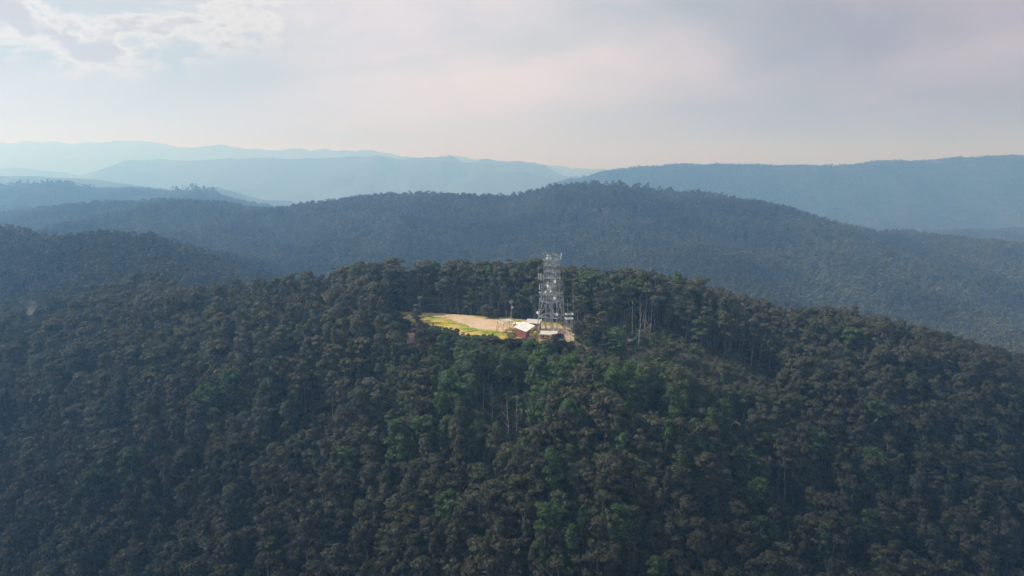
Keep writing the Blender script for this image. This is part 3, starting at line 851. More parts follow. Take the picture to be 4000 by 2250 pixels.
# ------------------------------------------------------------------ dead trees
def dead_tree(U, Vb, hm, seed, label, group, mat='bleached', lean=0.0, nb=9, r=0.28):
    rs = random.Random(seed); p = on_ground(U, Vb)
    t = empty("dead_tree", p, 0, label=label, cat="dead tree", group=group)
    b = MB(); pts = [Vector((0, 0, -1.0))]; segs = 7
    for i in range(segs):
        q = pts[-1] + Vector((rs.gauss(lean, 0.22) * hm / 26, rs.gauss(0, 0.3), (hm + 1) / segs)); pts.append(q)
    for i in range(segs): b.tube(pts[i], pts[i + 1], r * (1 - 0.85 * i / segs), r * (1 - 0.85 * (i + 1) / segs), 6, False)
    b.build("trunk", M[mat], t)
    for k in range(nb):
        f = 0.30 + 0.62 * (k + rs.random()) / nb
        i = int(f * segs); st = pts[i].lerp(pts[i + 1], f * segs - i)
        a = rs.uniform(0, 6.28); L = hm * (0.10 + 0.13 * rs.random()) * (1.15 - 0.5 * f)
        b = MB(); cur = st; d = Vector((math.cos(a), math.sin(a) * 0.8, 0.35)).normalized(); rr = r * 0.42 * (1.2 - f)
        for s in range(4):
            nx = cur + d * L / 3
            b.tube(cur, nx, rr, rr * 0.72, 5, False)
            if s in (1, 2):
                e = (d + Vector((rs.gauss(0, .5), rs.gauss(0, .5), 0.5))).normalized()
                b.tube(nx, nx + e * L * 0.35, rr * 0.55, rr * 0.2, 4, False)
            cur = nx; rr *= 0.72; d = (d + Vector((rs.gauss(0, .25), rs.gauss(0, .25), 0.32))).normalized()
        b.build("branch", M[mat], t)
    return t
DG = "bleached dead trees right of the tower"
dead_tree(1589, 850, 25, 1, "bleached dead tree, leftmost full height one before the dark wood", DG, r=0.30)
dead_tree(1604, 876, 31, 2, "bleached dead tree with the widest pale limbs, centre of the dead group", DG, nb=12, r=0.36)
dead_tree(1622, 852, 26, 3, "slim bleached dead pole of a tree behind the widest dead tree", DG, nb=5, r=0.26)
dead_tree(1634, 872, 25, 4, "bleached dead tree, rightmost of the dead group", DG, nb=9, r=0.28)
dead_tree(1567, 846, 16, 5, "short broken bleached tree, left end of the dead group", DG, nb=5, r=0.24)
DS = "bleached dead trees on the forest slope"
dead_tree(1278, 1132, 29, 6, "tall bleached dead tree standing out of the slope below the buildings", DS, nb=10, r=0.30)
dead_tree(1300, 1085, 22, 7, "bleached dead tree with curved limbs right of the tallest one below the buildings", DS, nb=7)
dead_tree(1236, 1100, 27, 8, "thin grey dead tree left of the tallest one below the buildings", DS, nb=8, r=0.22)
dead_tree(1216, 1030, 19, 9, "leaning grey dead tree upslope of the tallest one below the buildings", DS, nb=6, r=0.22)
dead_tree(1313, 1240, 24, 10, "pale bare trunk standing in the dark lower middle of the slope", DS, nb=3, r=0.24)
dead_tree(1955, 1290, 24, 11, "pale bare dead tree low on the right of the slope", DS, nb=6, r=0.20)
dead_tree(480, 1190, 24, 12, "pale bare dead tree low on the left of the slope", DS, nb=5, r=0.18)

# ------------------------------------------------------------------ communications tower
TX, TY = 24.1, 407.0
tz = gz(TX, TY)
MB.TH = 1.15
TH = math.radians(-25.5)
tower = empty("communications_tower", (TX, TY, tz), TH, label="tall square lattice communications tower crowded with dishes and antennas", cat="tower")
def half(z):                       # half side of the tower at height z
    if z <= 24: return (13.0 + (10.8 - 13.0) * z / 24) / 2
    return 7.4 / 2
LV = [0, 10, 19.5, 24, 29, 33.5, 37.5, 41.2, 44.3]
def corner(i, z, upper=False):
    h = 3.7 if upper else half(z)
    sx, sy = ((-1, -1), (1, -1), (1, 1), (-1, 1))[i % 4]
    return Vector((sx * h, sy * h, z))
for i in range(4):
    b = MB()
    b.tube(corner(i, -0.5), corner(i, 24), 0.24, 0.20, 6); b.tube(corner(i, 19.5, True), corner(i, 44.6, True), 0.17, 0.14, 6)
    b.build("leg", M['steel'], tower)
for li in range(len(LV) - 1):
    z0, z1 = LV[li], LV[li + 1]; up = z0 >= 24
    for i in range(4):
        a0, c0, a1, c1 = corner(i, z0, up), corner(i + 1, z0, up), corner(i, z1, up), corner(i + 1, z1, up)
        mid1 = (a1 + c1) / 2; t = 0.20 if not up else 0.11
        b = MB(); b.bar(a1, c1, t)
        if li: b.bar(a0 + Vector((0, 0, .35)), c0 + Vector((0, 0, .35)), t * 0.7)
        b.build("girt", M['steel'], tower)
        b = MB()
        if not up:
            b.bar(a0, mid1, 0.20); b.bar(c0, mid1, 0.20)
            qa = a0.lerp(mid1, 0.5); qc = c0.lerp(mid1, 0.5)
            b.bar(qa, a0.lerp(a1, 0.5), 0.10); b.bar(qc, c0.lerp(c1, 0.5), 0.10); b.bar(qa, a1, 0.09); b.bar(qc, c1, 0.09)
            b.bar(qa, a0.lerp(a1, .25), 0.08); b.bar(qc, c0.lerp(c1, .25), 0.08)
        else:
            b.bar(a0, c1, 0.09); b.bar(c0, a1, 0.09); b.bar(a0.lerp(a1, .5), c0.lerp(c1, .5), 0.07)
        b.build("cross_brace", M['steel'], tower)
# plan bracing, platforms
for z, up, s in ((10, False, 1.0), (19.5, False, 1.0)):
    b = MB(); h = half(z)
    b.bar((-h, 0, z), (0, -h, z), 0.1); b.bar((0, -h, z), (h, 0, z), 0.1); b.bar((h, 0, z), (0, h, z), 0.1); b.bar((0, h, z), (-h, 0, z), 0.1)
    b.bar((-h, -h, z), (h, h, z), 0.09); b.bar((-h, h, z), (h, -h, z), 0.09)
    b.build("plan_brace", M['steel'], tower)
def grating(z, h, name="platform", n=12, hole=1.1):
    b = MB(); t = 0.09
    for k in range(n + 1):
        y = -h + 2 * h * k / n
        if abs(y) < hole: b.bar((-h, y, z), (-hole, y, z), t); b.bar((hole, y, z), (h, y, z), t)
        else: b.bar((-h, y, z), (h, y, z), t)
    for x in (-h, -h / 2, h / 2, h): b.bar((x, -h, z - .1), (x, h, z - .1), 0.14)
    o = b.build(name, M['steel'], tower); o['kind'] = 'stuff'
    r = MB(); c = [(-h, -h), (h, -h), (h, h), (-h, h)]
    for i in range(4):
        (x0, y0), (x1, y1) = c[i], c[(i + 1) % 4]
        for zz_ in (0.55, 1.1): r.bar((x0, y0, z + zz_), (x1, y1, z + zz_), 0.06)
        for k in range(5): r.bar((x0 + (x1 - x0) * k / 5, y0 + (y1 - y0) * k / 5, z), (x0 + (x1 - x0) * k / 5, y0 + (y1 - y0) * k / 5, z + 1.1), 0.06)
    r.build("handrail", M['steel'], tower)
for z, h in ((24, 5.4), (33.5, 3.75), (41.2, 3.75), (44.6, 4.6)): grating(z, h)
for z, h in ((29, 3.7), (37.5, 3.7)): grating(z, h, n=7)
# central cable ladders
for (x, y, w) in ((-0.7, 0.6, 1.0), (0.9, -0.4, 0.8)):
    b = MB()
    b.bar((x - w / 2, y, 0), (x - w / 2, y, 44), 0.10); b.bar((x + w / 2, y, 0), (x + w / 2, y, 44), 0.10)
    for k in range(64): b.bar((x - w / 2, y, 0.5 + k * 0.68), (x + w / 2, y, 0.5 + k * 0.68), 0.05)
    for c in range(4): b.tube((x - w / 2 + 0.2 + c * 0.2, y + 0.12, 0), (x - w / 2 + 0.2 + c * 0.2, y + 0.12, 43), 0.05, None, 5)
    b.build("cable_ladder", M['steel'], tower)

# tower mounted gear: positions in the tower's own axes; face -y looks to the camera's left, +x to its right
Rz = Matrix.Rotation(TH, 3, 'Z'); RzI = Rz.inverted()
def tower_local(U, V, off=0.0):
    """point on the vertical plane through the tower axis (moved towards the camera by off) seen at U, V"""
    rx = (U - 1288) / FOC; rz = (724.5 - V) / FOC
    Yd = math.cos(PITCH) + rz * math.sin(PITCH); Zd = -math.sin(PITCH) + rz * math.cos(PITCH)
    t = (TY - off) / Yd
    return RzI @ Vector((rx * t - TX, TY - off - TY, CAM_Z + Zd * t - tz))
def face_off(U, V):
    """depth in front of the axis of the lit or right face at this spot"""
    p = tower_local(U, V); h = half(p.z) if p.z < 24 else 3.7
    best = 0
    for off in np.arange(0, 9, 0.25):
        q = tower_local(U, V, off)
        if abs(q.x) <= h + 0.6 and abs(q.y) <= h + 0.6: best = off
    return best + 0.6
def Z1(x, y): return (1900 + x / 3.37) * 0.644, (950 + y / 3.37) * 0.644    # from an enlarged crop
def dish(zx, zy, r, face='left', depth=0.5, mat='white', label=None, zmount=True):
    U, V = Z1(zx, zy); off = face_off(U, V); c = tower_local(U, V, off)
    aim = {'left': Vector((-0.55, -0.83, -0.02)), 'front': Vector((-0.1, -1, 0)), 'right': Vector((0.75, -0.66, 0)), 'edge': Vector((-0.88, -0.45, 0))}[face]
    aim = (RzI @ aim).normalized()
    b = MB(); b.lathe(c, aim, [(r * 0.25, -r * 0.75), (r * 0.8, -r * 0.5), (r, -r * 0.2), (r, r * 0.25), (r * 0.97, r * 0.30)], 20)
    o = b.build("dish", M[mat], tower, label)
    f = MB(); f.lathe(c, aim, [(r * 0.94, r * 0.305), (r * 0.94, r * 0.33)], 20); f.build("radome", M['radome'], o)
    m = MB(); pin = Vector((c.x, c.y, c.z)) - aim * r * 0.7
    h = half(c.z) if c.z < 24 else 3.7
    tgt = Vector((max(-h, min(h, pin.x)), max(-h, min(h, pin.y)), pin.z))
    m.bar(pin, tgt + (tgt - pin) * 0.1 + Vector((0, 0, 0.01)), 0.12); m.tube(pin + Vector((0, 0, -r - .4)), pin + Vector((0, 0, r + .4)), 0.07, None, 6)
    m.build("dish_mount", M['steel'], o)
for a in ((797, 200, .75, 'left'), (843, 198, .85, 'front'), (803, 158, .48, 'left'), (912, 415, .45, 'front'), (968, 460, .65, 'right'), (903, 507, .92, 'left'),
          (808, 566, .95, 'edge'), (853, 638, .85, 'right'), (782, 645, .7, 'edge'), (700, 648, .48, 'left'), (893, 572, .38, 'front'), (875, 576, .26, 'front'),
          (899, 725, .90, 'left'), (928, 938, .80, 'left')):
    dish(*a)
dish(830, 588, 1.32, 'front', label="largest dish with a grey face, halfway up the tower")
dish(500 / 2.528 + 607, 1240 / 2.528 + 33, .55, 'front')
def panel(zx, zy0, zy1, w=0.32, mat='cream', off=None, label=None):
    U, V0 = Z1(zx, zy0); _, V1 = Z1(zx, zy1)
    off = face_off(U, V0) if off is None else off
    a = tower_local(U, V0, off); b_ = tower_local(U, V1, off)
    c = (a + b_) / 2; b = MB(); b.box((c.x, c.y, c.z), (w, w * 0.5, a.z - b_.z))
    o = b.build("panel_antenna", M[mat], tower, label)
    s = MB(); s.tube((c.x, c.y + 0.25, b_.z - 0.3), (c.x, c.y + 0.25, a.z + 0.3), 0.05, None, 6)
    for z in (b_.z + 0.5, a.z - 0.5): s.bar((c.x, c.y, z), (c.x, c.y + 0.3, z), 0.08)
    s.build("antenna_pipe", M['steel'], o)
    return c
left_c = [panel(x, y0, y1, off=1.0) for x, y0, y1 in ((684, 397, 474), (706, 404, 485), (716, 408, 489), (730, 410, 489), (752, 421, 495))]
pl = panel(698, 540, 615, 0.28, 'white', off=2.0)
right_c = [panel(x, y0, y1, 0.20, 'steel', off=-1.0) for x, y0, y1 in ((981, 500, 570), (993, 498, 572), (1007, 494, 572), (969, 530, 602))]
low_c = [panel(x, y0, y1, 0.34, 'steel', off=-1.0) for x, y0, y1 in ((975, 790, 865), (1013, 780, 852))]
panel(986, 132, 170, 0.42, 'white', off=1.0); panel(980, 165, 203, 0.42, 'white', off=1.0)
def outrigger(cs, z_list, tx):
    b = MB()
    for z in z_list:
        for c in (cs[0], cs[-1]): b.bar((tx, c.y * 0.6, z), (c.x, c.y + 0.25, z), 0.10)
        b.bar((cs[0].x, cs[0].y + .25, z), (cs[-1].x, cs[-1].y + .25, z), 0.10)
    b.build("outrigger", M['steel'], tower)
outrigger(left_c, [left_c[0].z - 1.2, left_c[0].z + 1.2], -3.7)
outrigger(right_c, [right_c[0].z - 1.2, right_c[0].z + 1.2], 3.7)
outrigger(low_c, [low_c[0].z - 1.0, low_c[0].z + 1.0], 4.8)
outrigger([pl], [pl.z - 1.6, pl.z, pl.z + 1.7], -3.7)
# stacked side frame left of the mast at mid height
b = MB()
for y in (-4.9, -3.5):
    for k in range(5): b.bar((-5.1, y, 24.2 + k * 1.5), (-3.7, y, 24.2 + k * 1.5), 0.12)
    b.bar((-5.1, y, 24), (-5.1, y, 30.6), 0.10)
for k in range(4): b.box((-4.5, -4.6, 25 + 1.45 * k), (0.6, 0.35, 0.7))
b.build("equipment_rack", M['steel'], tower)
# whips on the top platform
def whip(zx, zytop, zybase=215, r=0.05, mat='steel', off=2.0):
    U, Vt = Z1(zx, zytop); _, Vb = Z1(zx, zybase)
    a = tower_local(U, Vt, off); c = tower_local(U, Vb, off)
    b = MB(); b.tube((c.x, c.y, min(c.z, 45)), (c.x, c.y, a.z), r, r * 0.7, 6); b.tube((c.x, c.y, min(c.z, 45)), (c.x, c.y, 47), r * 1.6, r * 1.6, 6)
    b.build("whip_antenna", M[mat], tower)
for w in ((768, 20, 215, .085), (789, 80, 215), (809, 48, 215, .07), (883, -20, 215, .085), (855, 62, 200), (827, 90, 200), (946, 82, 200, .05), (903, 100, 205), (1042, 290, 500, 0.04)): 
    if w[0] == 1042: continue
    whip(*w)
for (zx, y0, y1) in ((769, 130, 225), (882, 150, 230), (963, 210, 265)):
    U, Va = Z1(zx, y0); _, Vb = Z1(zx, y1); a = tower_local(U, Va, 3.0); c = tower_local(U, Vb, 3.0)
    MB().tube(c, a, 0.13, None, 6).build("mounting_pole", M['dark_steel'], tower)
for (xa, ya, xb, yb) in ((737, 143, 768, 143), (742, 211, 770, 211), (768, 122, 790, 122), (865, 145, 905, 143), (895, 152, 940, 170), (900, 145, 928, 146), (780, 160, 850, 158), (940, 172, 985, 168)):
    U, Va = Z1(xa, ya); a = tower_local(U, Va, 2.5); U, Vb = Z1(xb, yb); c = tower_local(U, Vb, 2.5)
    MB().bar(a, c, 0.22).build("yagi_boom", M['white'], tower)
for k in range(16):   # small cabinets and radios on the decks
    z = random.choice((24.1, 29.1, 33.6, 37.6, 41.3, 44.7)); s = random.uniform(0.35, 0.8)
    hh = 3.2
    e = random.choice((0, 1)); x = random.uniform(-hh, hh) if e == 0 else -hh; y = -hh if e == 0 else random.uniform(-hh, hh)
    MB().box((x, y, z + s / 2 + random.uniform(0, 1.4)), (s, s * 0.6, s * 1.2)).build("radio_unit", M[random.choice(('white', 'radome', 'dark_steel'))], tower)
for i in range(4):
    c = corner(i, 0); MB().box((c.x, c.y, 0.05), (1.3, 1.3, 0.7)).build("footing", M['roof_grey'], tower)

MB.TH = 1.0
# dish on its own pole
p = on_ground(Z1(676, 1062)[0], Z1(676, 1062)[1]); U, V = Z1(674, 913)
topz = CAM_Z - p.y * math.tan(PITCH + math.atan((V - 724.5) / FOC)) - p.z
dp = empty("dish_pole", p, 0, label="slim pole carrying one round white dish left of the tower foot", cat="antenna pole")
MB().tube((0, 0, -.5), (0, 0, topz), 0.13, 0.10, 8).build("pole", M['steel'], dp)
d = MB(); d.lathe((-0.1, -0.35, topz), (-0.5, -0.86, 0), [(0.25, -.6), (.75, -.4), (.92, -.15), (.92, .2), (.88, .25)], 20); d.build("dish", M['white'], dp)

# ------------------------------------------------------------------ small mast right of the tower
p = on_ground(1431, 862)
def zat(V, y): return CAM_Z - y * math.tan(PITCH + math.atan((V - 724.5) / FOC)) - p.z
mast = empty("small_mast", p, math.radians(12), label="small lattice mast with a square cage and two thin poles right of the tower", cat="mast")
zc0, zc1 = zat(801, p.y), zat(790, p.y); hw = 1.75
for sx in (-1, 1):
    for sy in (-1, 1):
        MB().bar((sx * hw * 0.85, sy * hw * 0.85, -0.8), (sx * hw, sy * hw, zc1), 0.16).build("leg", M['steel'], mast)
nlev = 6
for i in range(nlev):
    z0 = zc0 * i / nlev; z1 = zc0 * (i + 1) / nlev; b = MB()
    for (x0, y0), (x1, y1) in (((-1, -1), (1, -1)), ((1, -1), (1, 1)), ((1, 1), (-1, 1)), ((-1, 1), (-1, -1))):
        s = hw * 0.93
        if i % 2: x0, x1, y0, y1 = x1, x0, y1, y0
        b.bar((x0 * s, y0 * s, z0), (x1 * s, y1 * s, z1), 0.10); b.bar((x0 * s, y0 * s, z1), (x1 * s, y1 * s, z1), 0.10)
    b.build("cross_brace", M['steel'], mast)
b = MB(); h = hw + 0.25
for z in (zc0, zc1):
    for (x0, y0), (x1, y1) in (((-1, -1), (1, -1)), ((1, -1), (1, 1)), ((1, 1), (-1, 1)), ((-1, 1), (-1, -1))): b.bar((x0 * h, y0 * h, z), (x1 * h, y1 * h, z), 0.26)
for k in range(6): b.bar((-h, -h + 2 * h * k / 5, zc0), (h, -h + 2 * h * k / 5, zc0), 0.12)
b.build("cage", M['white'], mast)
for sx, v in ((-1, 747), (1, 735)):
    zt = zat(v, p.y); b = MB(); b.tube((sx * hw, -hw, zc0), (sx * hw, -hw, zt), 0.10, 0.05, 6)
    for f in (0.3, 0.62, 0.85): b.box((sx * hw, -hw, zc1 + (zt - zc1) * f), (0.5, 0.3, 0.3))
    b.build("aerial_pole", M['steel'], mast)

# ------------------------------------------------------------------ raised steel platform left
p = on_ground(1274, 838)
st = empty("raised_platform", p, math.radians(28), label="old steel frame platform with handrails on splayed legs left of the red building", cat="platform")
L = 4.0; zt = 7.4
for sx in (-1, 1):
    for sy in (-1, 1):
        MB().bar((sx * (L + 0.8), sy * (L + 0.8), -.5), (sx * L, sy * L, zt), 0.24).build("leg", M['tan'], st)
cs = [(-1, -1), (1, -1), (1, 1), (-1, 1)]
for i in range(4):
    (x0, y0), (x1, y1) = cs[i], cs[(i + 1) % 4]; b = MB(); s0 = L + .8
    m = Vector(((x0 + x1) / 2 * L, (y0 + y1) / 2 * L, zt))
    A = Vector((x0 * s0, y0 * s0, 0)); B = Vector((x1 * s0, y1 * s0, 0)); At = Vector((x0 * L, y0 * L, zt)); Bt = Vector((x1 * L, y1 * L, zt))
    b.bar(A, m, 0.16); b.bar(B, m, 0.16); b.bar(A.lerp(At, .5), A.lerp(m, .5), .11); b.bar(B.lerp(Bt, .5), B.lerp(m, .5), .11); b.bar(A.lerp(m, .5), At, .1); b.bar(B.lerp(m, .5), Bt, .1)
    b.bar(A.lerp(m, .5), B.lerp(m, .5), .1)
    b.build("cross_brace", M['tan'], st)
    MB().bar(At, Bt, 0.32).build("beam", M['cream'], st)
D = 3.1; zd = zt + 0.7
for k in range(9): MB().box((0, -D + 0.38 + 2 * D * k / 9, zd), (2 * D, 2 * D / 9 - 0.06, 0.12)).build("plank", M['cream'], st)
b = MB()
for x in (-2.4, 0, 2.4): b.bar((x, -L, zt + .3), (x, L, zt + .3), 0.25)
b.build("joist", M['tan'], st)
b = MB()
for i in range(4):
    (x0, y0), (x1, y1) = cs[i], cs[(i + 1) % 4]
    for z in (0.6, 1.2): b.bar((x0 * D, y0 * D, zd + z), (x1 * D, y1 * D, zd + z), 0.08)
    for k in range(4): b.bar((D * (x0 + (x1 - x0) * k / 4), D * (y0 + (y1 - y0) * k / 4), zd), (D * (x0 + (x1 - x0) * k / 4), D * (y0 + (y1 - y0) * k / 4), zd + 1.2), 0.08)
b.build("handrail", M['timber'], st)

# ------------------------------------------------------------------ buildings
def brick_wall(parent, a, b_, z0, z1a, z1b, mat, course=0.43, blen=1.15):
    """a wall core with raised brick courses; far too small to pick bricks apart, so courses are one stuff part"""
    a = Vector((a[0], a[1], 0)); b_ = Vector((b_[0], b_[1], 0)); d = (b_ - a); Ln = d.length; d.normalize(); nrm = Vector((d.y, -d.x, 0))
    m = MB(); rnd = random.Random(3)
    k = 0; z = z0
    while z < max(z1a, z1b) - 0.1:
        x = -(k % 2) * blen / 2
        while x < Ln:
            xa = max(0, x) + 0.02; xb = min(Ln, x + blen) - 0.02
            top = z1a + (z1b - z1a) * ((xa + xb) / 2 / Ln)
            if xb > xa + 0.05 and z + course < top + 0.2:
                o = rnd.uniform(0.03, 0.05)
                P = [a + d * xa, a + d * xb, a + d * xb + nrm * o, a + d * xa + nrm * o]
                m.prism([(q.x, q.y) for q in P], z + 0.02, min(z + course - 0.02, top))
            x += blen
        z += course; k += 1
    o = m.build("brickwork", mat, parent); o['kind'] = 'stuff'
    return o

def rect_pts(c, w, dpt, rz):
    ca, sa = math.cos(rz), math.sin(rz)
    return [(c[0] + x * ca - y * sa, c[1] + x * sa + y * ca) for x, y in ((-w / 2, -dpt / 2), (w / 2, -dpt / 2), (w / 2, dpt / 2), (-w / 2, dpt / 2))]

# red brick equipment building: front corner towards the camera, skillion roof rising to the back
F = on_ground(1322.5, 855)
red = empty("brick_building", F, 0, label="square red brick equipment building with bright white sloping roof", cat="building")
fl = Vector((-6.6, 5.2, 0)); fr = Vector((5.1, 6.5, 0))
Lp = fl; Rp = fr; Bp = fl + fr
hF, hL, hR, hB = 5.0, 6.4, 6.8, 7.9
MB().prism([(0, 0), (Rp.x, Rp.y), (Bp.x, Bp.y), (Lp.x, Lp.y)], -1.2, [hF, hR, hB, hL]).build("wall", M['brick'], red)
brick_wall(red, (Lp.x, Lp.y), (0, 0), -0.8, hL, hF, M['brick'])
brick_wall(red, (0, 0), (Rp.x, Rp.y), -0.8, hF, hR, M['brick'])
c = (Bp) / 2
def ex(v, k=1.10): return (c.x + (v.x - c.x) * k, c.y + (v.y - c.y) * k)
rp = [ex(Vector((0, 0, 0))), ex(Rp), ex(Bp), ex(Lp)]
hh = [hF - 0.10, hR + 0.08, hB + 0.2, hL + 0.02]
rf = MB().prism(rp, [h_ + 0.01 for h_ in hh], [h_ + 0.22 for h_ in hh]).build("roof", M['roof_white'], red)
b = MB()
for k in range(1, 14):
    f = k / 14; A = Vector((*rp[0], hh[0] + .22)).lerp(Vector((*rp[3], hh[3] + .22)), f); B = Vector((*rp[1], hh[1] + .22)).lerp(Vector((*rp[2], hh[2] + .22)), f)
    b.bar(A, B, 0.07)
b.build("roof_rib", M['roof_white'], rf)
MB().prism([rp[0], rp[1], (rp[1][0] + .1, rp[1][1] - .12), (rp[0][0] + .1, rp[0][1] - .12)], [hh[0] - .12, hh[1] - .12, hh[1] - .12, hh[0] - .12], [hh[0] + .2, hh[1] + .2, hh[1] + .2, hh[0] + .2]).build("fascia", M['cream'], red)
frd = fr.normalized(); nn = Vector((frd.y, -frd.x, 0))
def wallquad(s0, s1, z0, z1, o=0.10):
    P = [frd * s0, frd * s1, frd * s1 + nn * o, frd * s0 + nn * o]; return MB().prism([(q.x, q.y) for q in P], z0, z1)
dr = wallquad(5.6, 6.7, -0.6, 1.9, 0.12).build("door", M['cream'], red)
wallquad(2.0, 3.4, 1.6, 2.8, 0.11).build("window", M['dark_opening'], red)
wallquad(1.8, 3.6, 1.42, 1.55, 0.16).build("window_sill", M['cream'], red)

p = on_ground(1342, 830)
bk = empty("rear_building", p, 0, label="flat building with pale grey roof directly behind the red brick one", cat="building")
rp2 = rect_pts((0, 0), 8.0, 7.0, math.radians(-14))
MB().prism(rp2, -1.0, 5.0).build("wall", M['brown_brick'], bk)
rp3 = rect_pts((0, 0), 8.8, 7.8, math.radians(-14))
rf = MB().prism(rp3, 5.01, [5.15, 5.15, 5.75, 5.75]).build("roof", M['roof_grey'], bk)
b = MB()
for i in range(4):
    A = rp3[i]; B = rp3[(i + 1) % 4]; za = [5.15, 5.15, 5.75, 5.75][i]; zb = [5.15, 5.15, 5.75, 5.75][(i + 1) % 4]
    b.bar((A[0], A[1], za + .06), (B[0], B[1], zb + .06), 0.30)
b.build("roof_edge", M['roof_white'], bk)
MB().box((-1.5, -3.45, 1.2), (1.0, 0.3, 2.4), math.radians(-14)).build("door", M['cream'], bk)

p = on_ground(1299, 822)
sh = empty("small_shed", p, 0, label="small tan shed with a flat white roof behind the steel platform", cat="shed")
MB().prism(rect_pts((0, 0), 3.6, 2.6, math.radians(-12)), -0.5, 2.1).build("wall", M['tan'], sh)
MB().prism(rect_pts((0, 0), 4.6, 3.6, math.radians(-12)), 2.11, [2.25, 2.25, 2.7, 2.7]).build("roof", M['roof_white'], sh)
MB().box((0.5, -1.36, 0.9), (0.8, 0.10, 1.8), math.radians(-12)).build("door", M['cream'], sh)

# low building below the tower
p = on_ground(1378, 861)
lw = empty("low_building", p, math.radians(-9), label="low tan building with pale flat roof and white railed porch below the tower", cat="building")
MB().box((0, 3.0, 1.6), (9.0, 5.0, 5.2)).build("wall", M['brown_brick'], lw)
for k in range(8): MB().box((0, 0.44, 2.45 + k * 0.26), (8.9, 0.08, 0.23)).build("plank", M['tan'], lw)
rf = MB().prism([(-4.9, 0.0), (4.9, 0.0), (4.9, 6.0), (-4.9, 6.0)], [4.5, 4.5, 5.1, 5.1], [4.7, 4.7, 5.3, 5.3]).build("roof", M['roof_grey'], lw)
b = MB(); b.bar((-5.0, -0.05, 4.62), (5.0, -0.05, 4.62), 0.24); b.bar((5.0, -0.1, 4.65), (5.0, 6.0, 5.25), 0.34); b.bar((-5.0, 0, 4.65), (-5.0, 6.0, 5.25), 0.24); b.bar((-5, 6, 5.25), (5, 6, 5.25), 0.24)
b.build("fascia", M['roof_white'], lw)
MB().box((-0.3, -0.95, 1.15), (9.6, 2.8, 0.16)).build("porch_floor", M['tan'], lw)
MB().bar((-5.2, -2.4, 2.15), (4.6, -2.4, 1.95), 0.32).build("porch_beam", M['roof_white'], lw)
for x in (-5.0, -2.6, -0.2, 2.2, 4.4): MB().bar((x, -2.35, -0.8), (x, -2.35, 2.0), 0.14).build("porch_post", M['cream'], lw)
for x in (-3.0, 0.2, 2.6): MB().box((x, 0.37, 3.2), (1.1, 0.06, 0.8)).build("window", M['dark_opening'], lw)
MB().bar((4.9, 0, 4.4), (0.8, -2.3, 2.3), 0.16).build("roof_stay", M['cream'], lw)
MB().bar((4.9, -0.1, 4.3), (-1.0, -0.2, 3.9), 0.14).build("gutter_pipe", M['cream'], lw)

# hut on the left hill
p = on_ground(77, 798)
hut = empty("hut", p, math.radians(8), label="small dark hut with pale roof on the far left forest track", cat="hut")
MB().box((0, 0, 1.1), (4.0, 3.0, 3.0)).build("wall", M['dark_steel'], hut)
MB().prism([(-2.4, -1.9), (2.4, -1.9), (2.4, 1.9), (-2.4, 1.9)], 2.62, [2.75, 2.75, 3.2, 3.2]).build("roof", M['timber'], hut)

# ------------------------------------------------------------------ poles, wires, fence
def power_pole(U, V, h, label, transformer=False):
    p = on_ground(U, V)
    t = empty("power_pole", p, math.radians(35), label=label, cat="power pole", group="power poles along the track")
    MB().tube((0, 0, -1), (0, 0, h), 0.19, 0.13, 8).build("pole", M['timber'], t)
    for z in (h - 0.5, h - 1.5):
        b = MB().bar((-1.5, 0.15, z), (1.5, 0.15, z), 0.16).build("crossarm", M['timber'], t)
        i = MB()
        for x in (-1.35, -0.6, 0.6, 1.35): i.lathe((x, 0.15, z + 0.1), (0, 0, 1), [(0.05, 0), (0.12, 0.1), (0.07, 0.2), (0.11, 0.3), (0.04, 0.38)], 8)
        i.build("insulator", M['white'], b)
    if transformer:
        z = h - 5.3; x = 0.8
        tr = MB().lathe((x, -0.1, z), (0, 0, 1), [(0.45, 0), (0.5, 0.1), (0.5, 1.25), (0.42, 1.35)], 14).build("transformer", M['radome'], t)
        b = MB()
        for a in range(8):
            w = a * math.pi / 4; b.box((x + 0.58 * math.cos(w), -0.1 + 0.58 * math.sin(w), z + 0.65), (0.2, 0.05, 1.0), w)
        b.build("cooling_fin", M['radome'], tr)
        MB().bar((0, 0, z + 1.8), (x + .7, 0, z + 1.8), 0.12).build("bracket", M['steel'], t)
    return p, t
pA, poleA = power_pole(1286, 812, 14.6, "power pole with round transformer behind the steel platform", True)
pB, poleB = power_pole(1057, 795, 13.6, "power pole above the tall shaggy tree at the left of the track")
p = on_ground(1254.5, 799); t = empty("bare_pole", p, 0, label="short bare grey pole before the dark trunks, left of the transformer pole", cat="pole")
MB().tube((0, 0, -1), (0, 0, 10.5), 0.16, 0.11, 7).build("pole", M['timber'], t)
MB().bar((0, 0, 10.3), (-0.9, 0, 10.9), 0.12).build("arm", M['timber'], t)
def wire(a, b_, sag, r=0.022):
    a = Vector(a); b_ = Vector(b_); m = MB(); prev = a
    for k in range(1, 15):
        f = k / 14; q = a.lerp(b_, f); q.z -= sag * 4 * f * (1 - f); m.tube(prev, q, r, None, 4, False); prev = q
    return m
ca, sa = math.cos(math.radians(35)), math.sin(math.radians(35))
for j, x in enumerate((-1.35, -0.6, 0.6, 1.35)):
    a = Vector((pA.x + x * ca, pA.y + x * sa, pA.z + 14.6)); b2 = Vector((pB.x + x * ca, pB.y + x * sa, pB.z + 13.6))
    o = wire(a, b2, 1.6).build("power_line", M['wire'])
    tag(o, "thin sagging power line strung between the two poles", "wire", "power lines between the poles")

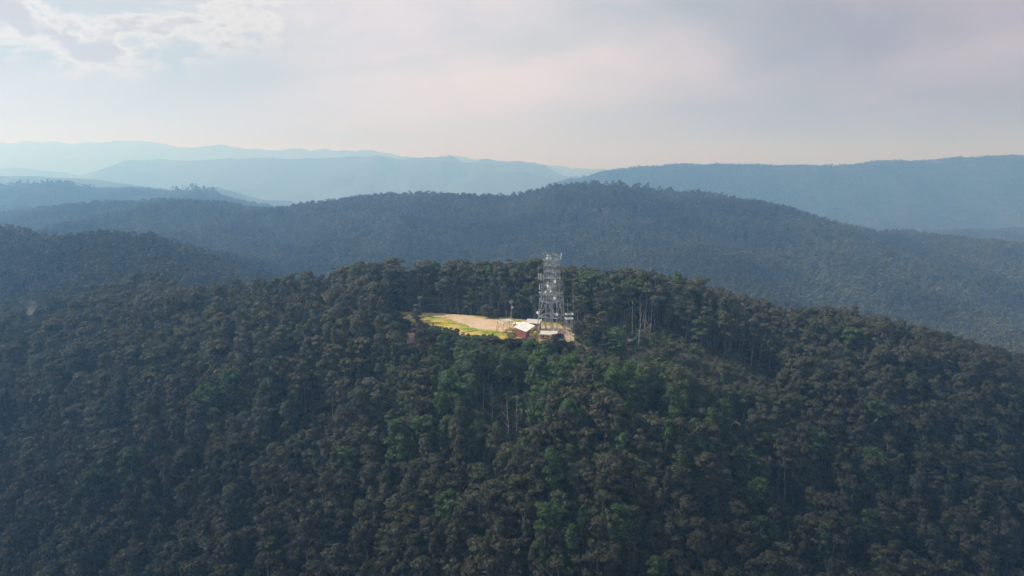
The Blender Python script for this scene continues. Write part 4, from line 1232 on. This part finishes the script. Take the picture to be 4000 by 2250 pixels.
def fence(Ua, Va, Ub, Vb, n, label):
    a = on_ground(Ua, Va); b_ = on_ground(Ub, Vb)
    f = empty("fence", a, 0, label=label, cat="fence"); d = b_ - a
    def P(k): q = a + d * k; return Vector((q.x - a.x, q.y - a.y, gz(q.x, q.y) - a.z))
    for k in range(n + 1): q = P(k / n); MB().bar(q - Vector((0, 0, .4)), q + Vector((0, 0, 1.5)), 0.16).build("post", M['timber'], f)
    for z in (0.75, 1.4):
        b = MB()
        for k in range(n): b.bar(P(k / n) + Vector((0, 0, z)), P((k + 1) / n) + Vector((0, 0, z)), 0.13 if z > 1 else 0.07)
        b.build("rail", M['timber'], f)
fence(1306, 808, 1400, 819, 12, "pale post and rail fence behind the buildings at the forest edge")
fence(1290, 868, 1312, 866, 4, "short low fence in front of the red building wall")
p = on_ground(1120, 800); t = empty("track_post", p, 0, label="dark marker post standing on the grass beside the track", cat="post")
MB().bar((0, 0, -.3), (0, 0, 2.2), 0.22).build("post", M['dark_steel'], t); MB().box((0, 0, 2.25), (0.3, 0.3, 0.1)).build("cap", M['timber'], t)
a = on_ground(1160, 838); b_ = on_ground(1202, 832)
o = MB().tube(a + Vector((0, 0, .25)), b_ + Vector((0, 0, .25)), 0.24, 0.12, 7).build("fallen_log", M['bark'])
tag(o, "dark fallen log lying across the green grass", "log")

# ------------------------------------------------------------------ haze
HZ = M['haze'] = bpy.data.materials.new("haze"); HZ.use_nodes = True
nt = HZ.node_tree; nt.nodes.clear()
pv = nt.nodes.new("ShaderNodeVolumePrincipled")
pv.inputs["Color"].default_value = (0.27, 0.57, 1.0, 1)
pv.inputs["Absorption Color"].default_value = (1, 1, 1, 1)
pv.inputs["Density"].default_value = 0.00030
pv.inputs["Anisotropy"].default_value = 0.42
ou = nt.nodes.new("ShaderNodeOutputMaterial"); nt.links.new(pv.outputs[0], ou.inputs["Volume"])
zmin = float(min(v.co.z for v in bpy.data.objects["ground"].data.vertices)) - 1.0
zmax = max(float(max(v.co.z for v in bpy.data.objects["ground"].data.vertices)), 200.0) + 45
print("z range", zmin, zmax)
hz = MB().box((0, 0, (zmin + zmax) / 2), (46000, 46000, zmax - zmin)).build("haze", HZ)
tag(hz, "thin blue haze over the hills", None, None, 'stuff')
